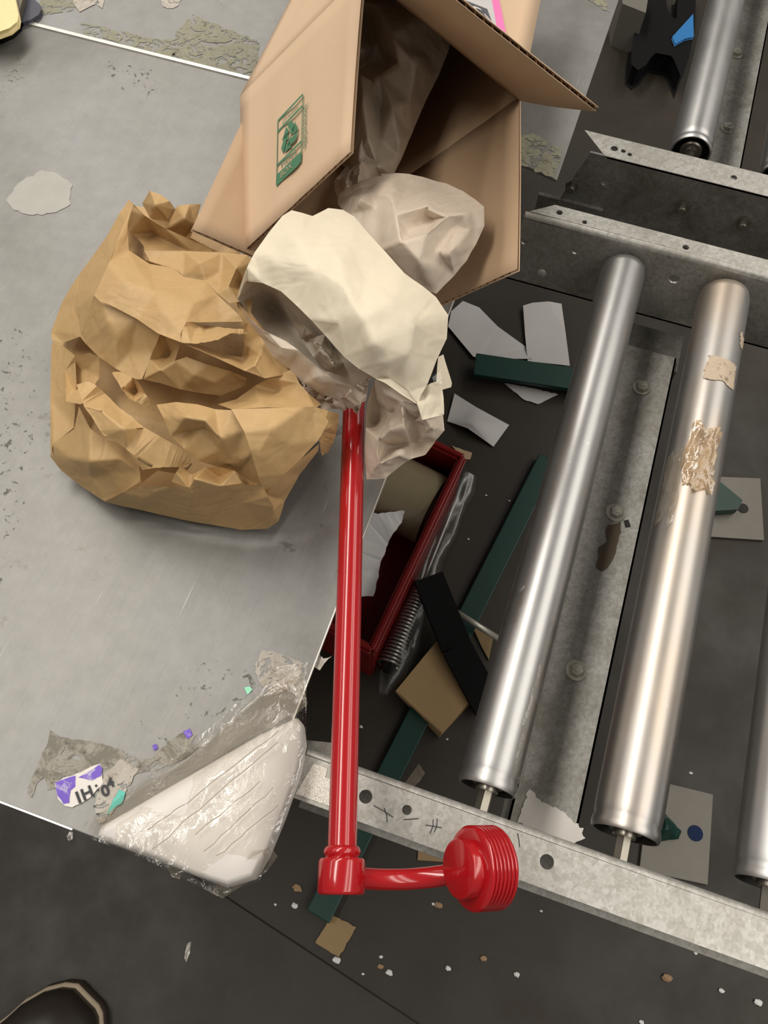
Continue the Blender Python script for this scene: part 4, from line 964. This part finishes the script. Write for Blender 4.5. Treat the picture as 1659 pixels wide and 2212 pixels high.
# crumbs
def crumb(px, py, r, m_, label):
    b = bmesh.new(); bmesh.ops.create_icosphere(b, subdivisions=2, radius=1)
    p = U(px, py, 0); vs = []
    for v in b.verts:
        k = 1 + .55 * noise.noise(v.co * 2.1 + Vector((px, py, 0))); vs.append(Vector((p.x + v.co.x * r * k, p.y + v.co.y * r * k * .7, max(.0002, r * .4 + v.co.z * r * .4 * k))))
    fs = [tuple(x.index for x in f.verts) for f in b.faces]; b.free()
    return tag(mesh('paper_crumb', vs, fs, m_), label, 'crumb', 'crumbs on the floor')
M_cw = plain('white_crumb', (.8, .8, .78), .7); M_ct = plain('tan_crumb', (.36, .23, .13), .8)
CR = [(637,1957,.007,0,'white crumb left of the red coupling'),(595,1954,.003,0,'tiny white crumb far left of the red coupling, beside a bigger crumb'),(642,1918,.010,1,'tan crumb beside the tape end'),(727,2074,.008,0,'white crumb touching the square cardboard scrap'),(841,2101,.007,0,'white crumb right of the cardboard scrap'),(823,2067,.004,0,'pale speck above the white crumb right of the cardboard scrap'),(968,2092,.006,0,'white crumb on the floor straight below the red knob'),(1116,2105,.006,0,'white crumb on the floor right below the knob, near the bottom'),(1044,2070,.007,1,'tan crumb below the knob'),(947,1955,.008,1,'tan crumb left below the knob'),(936,1953,.004,0,'pale speck touching the tan crumb left below the knob'),(1169,1968,.003,0,'tiny white speck just right of the red knob below the rail'),(1502,2059,.004,0,'tiny white speck below the rail at the lower right'),(1558,2140,.006,0,'white crumb left of the lower right corner crumb'),(1637,2165,.008,0,'white crumb near the lower right corner'),(1385,2208,.005,0,'white crumb cut by the bottom edge at the right'),(1116,2105,.005,0,'white crumb on the floor right below the knob, near the bottom'),(832,1655,.008,0,'white crumb above the near rail'),(780,1570,.004,0,'pale speck right of the red rod above the rail'),(822,2088,.006,1,'dull tan crumb beside the white crumb right of the cardboard scrap'),(1050,1070,.003,0,'tiny white speck right of the plastic sleeve, left of its pair'),(1100,1082,.003,0,'tiny white speck right of the plastic sleeve, right of its pair'),(1012,1165,.003,0,'tiny speck between the plastic sleeve and the green brace'),(966,1597,.003,0,'tiny speck below the folded cardboard square'),(902,1548,.003,0,'tiny speck at the lower left edge of the folded cardboard square'),(784,2104,.003,0,'tiny speck at the rubber mat edge below the cardboard scrap'),(1158,1155,.004,1,'tiny tan speck at the upper part of the left roller'),(1048,1302,.006,1,'tan crumb above the shiny metal rod'),(1492,1670,.004,0,'tiny speck above the foot plate with the blue hole'),(1645,1550,.003,0,'tiny speck at the right edge beside the third roller'),(1440,2112,.010,1,'dull tan crumb below the near rail on the right')]
done = set()
for i, (x, y, r, t_, lb) in enumerate(CR):
    if (x, y) in done: continue
    done.add((x, y)); crumb(x, y, r * .8, M_ct if t_ else M_cw, lb)
flat_thing('tape_sliver', [(398,2068),(404,2038),(413,2034),(410,2060),(402,2078)], .008, M_filmd, 'translucent tape sliver on the rubber mat', 'tape scrap')

# ------------------------------------------------------------------ shoe at the lower left
sh = root('shoe', (-.40, -.36, 0), 'dark brown shoe with cream welt at the lower left corner', 'shoe')
tc = [(-60,2260),(-10,2215),(20,2192),(55,2160),(100,2134),(140,2124),(168,2127),(190,2150),(212,2172),(220,2190),(222,2230),(225,2300)]
base = [U(x, y, .03) for x, y in tc]; cen = Vector((-.40, -.42, .03))
back = [Vector((base[-1].x - .005, base[-1].y - .12, .03)), Vector((-.37, -.56, .03)), Vector((-.44, -.56, .03)), Vector((base[0].x - .01, base[0].y - .1, .03))]
ring = base + back; k = len(ring)
def loft(rings, name, m_, cap=True):
    m = MB(); v = [p for r in rings for p in r]; f = []
    for j in range(len(rings) - 1):
        for i in range(k): f.append((j*k+i, j*k+(i+1)%k, (j+1)*k+(i+1)%k, (j+1)*k+i))
    if cap: f.append(tuple((len(rings)-1)*k+i for i in range(k))); f.append(tuple(range(k))[::-1])
    m.add(v, f); o = m.build(name, m_, sh, True, )
    return o
def sc(s, z): return [Vector((cen.x + (p.x - cen.x) * s, cen.y + (p.y - cen.y) * s, z)) for p in ring]
loft([sc(1.02, .001), sc(1.03, .012), sc(1.01, .024)], 'sole', plain('dark_brown_sole', (.035, .024, .016), .5))
loft([sc(1.005, .023), sc(1.01, .028), sc(1.0, .031), sc(.975, .032)], 'welt', plain('cream_welt', (.42, .34, .24), .6))
loft([sc(.975, .028), sc(.96, .045), sc(.88, .062), sc(.70, .074), sc(.5, .080)], 'upper', plain('dark_leather', (.022, .016, .011), .45))
loft([sc(.55, .078), sc(.50, .095), sc(.46, .10), sc(.40, .085)], 'opening_collar', M_black)

# ------------------------------------------------------------------ things at the far edge
mc = root('machine', (-.78, .78, TZ), 'cream fronted machine with dark rounded rim at the far left table corner', 'machine')
def zb(pts, z0, z1, name, m_, w_=.004):
    m = MB(); q = [U(x, y, z0) for x, y in pts]; kk = len(q); t = [p + Vector((0, 0, z1 - z0)) for p in q]
    m.add(q + t, [tuple(range(kk)), tuple(range(2*kk-1, kk-1, -1))] + [(i, (i+1)%kk, kk+(i+1)%kk, kk+i) for i in range(kk)])
    return bevel(m.build(name, m_, mc), w_, 3)
zb([(-90,-80),(22,-60),(36,20),(42,52),(40,66),(26,80),(4,90),(-90,100)], TZ + .0, TZ + .02, 'rim', M_black, .004)
zb([(-90,-84),(12,-64),(32,18),(38,48),(36,60),(22,72),(0,80),(-90,92)], TZ + .02, TZ + .028, 'front_panel', plain('cream_enamel', (.78, .66, .34), .4), .004)
zb([(26,-60),(58,-60),(62,-5),(60,20),(50,56),(44,40),(36,10)], TZ + .0, TZ + .016, 'bracket', plain('brown_grey_steel', (.20,.18,.13), .4, .5), .001)
zb([(60,0),(75,8),(93,26),(86,42),(70,52),(52,58),(56,36)], TZ + .0, TZ + .006, 'foot', plain('slate_plastic', (.06,.06,.085), .4), .001)
eq = root('black_floor_stand', (.10, 2.4, 0), 'black two pronged stand on the floor beyond the far conveyor', 'stand')
def fpoly(pts, z0, z1, name, m_, bv=.006):
    m = MB(); q = [U(x, y, z1) for x, y in pts]; kk = len(q); t = [Vector((p.x, p.y, z0)) for p in q]
    m.add(q + t, [tuple(range(kk)), tuple(range(2*kk-1, kk-1, -1))] + [(i, (i+1)%kk, kk+(i+1)%kk, kk+i) for i in range(kk)])
    return bevel(m.build(name, m_, eq), bv, 2)
fpoly([(1405,-30),(1434,-30),(1436,20),(1448,38),(1466,46),(1470,-30),(1500,-30),(1496,60),(1485,120),(1472,158),(1460,128),(1452,118),(1435,115),(1414,111),(1402,122),(1392,138),(1378,147),(1368,138),(1369,100),(1378,60),(1395,30)], .002, .06, 'base_fork', M_black)
fpoly([(1455,80),(1495,36),(1496,78),(1478,82),(1460,92)], .061, .068, 'blue_cover', M_blue, .004)
pl = flat_thing('grey_machine_base', [(1340,-30),(1404,-30),(1395,28),(1345,8)], .12, M_plate, 'grey metal base edge beyond the table at the top', 'machine', 0, .12)
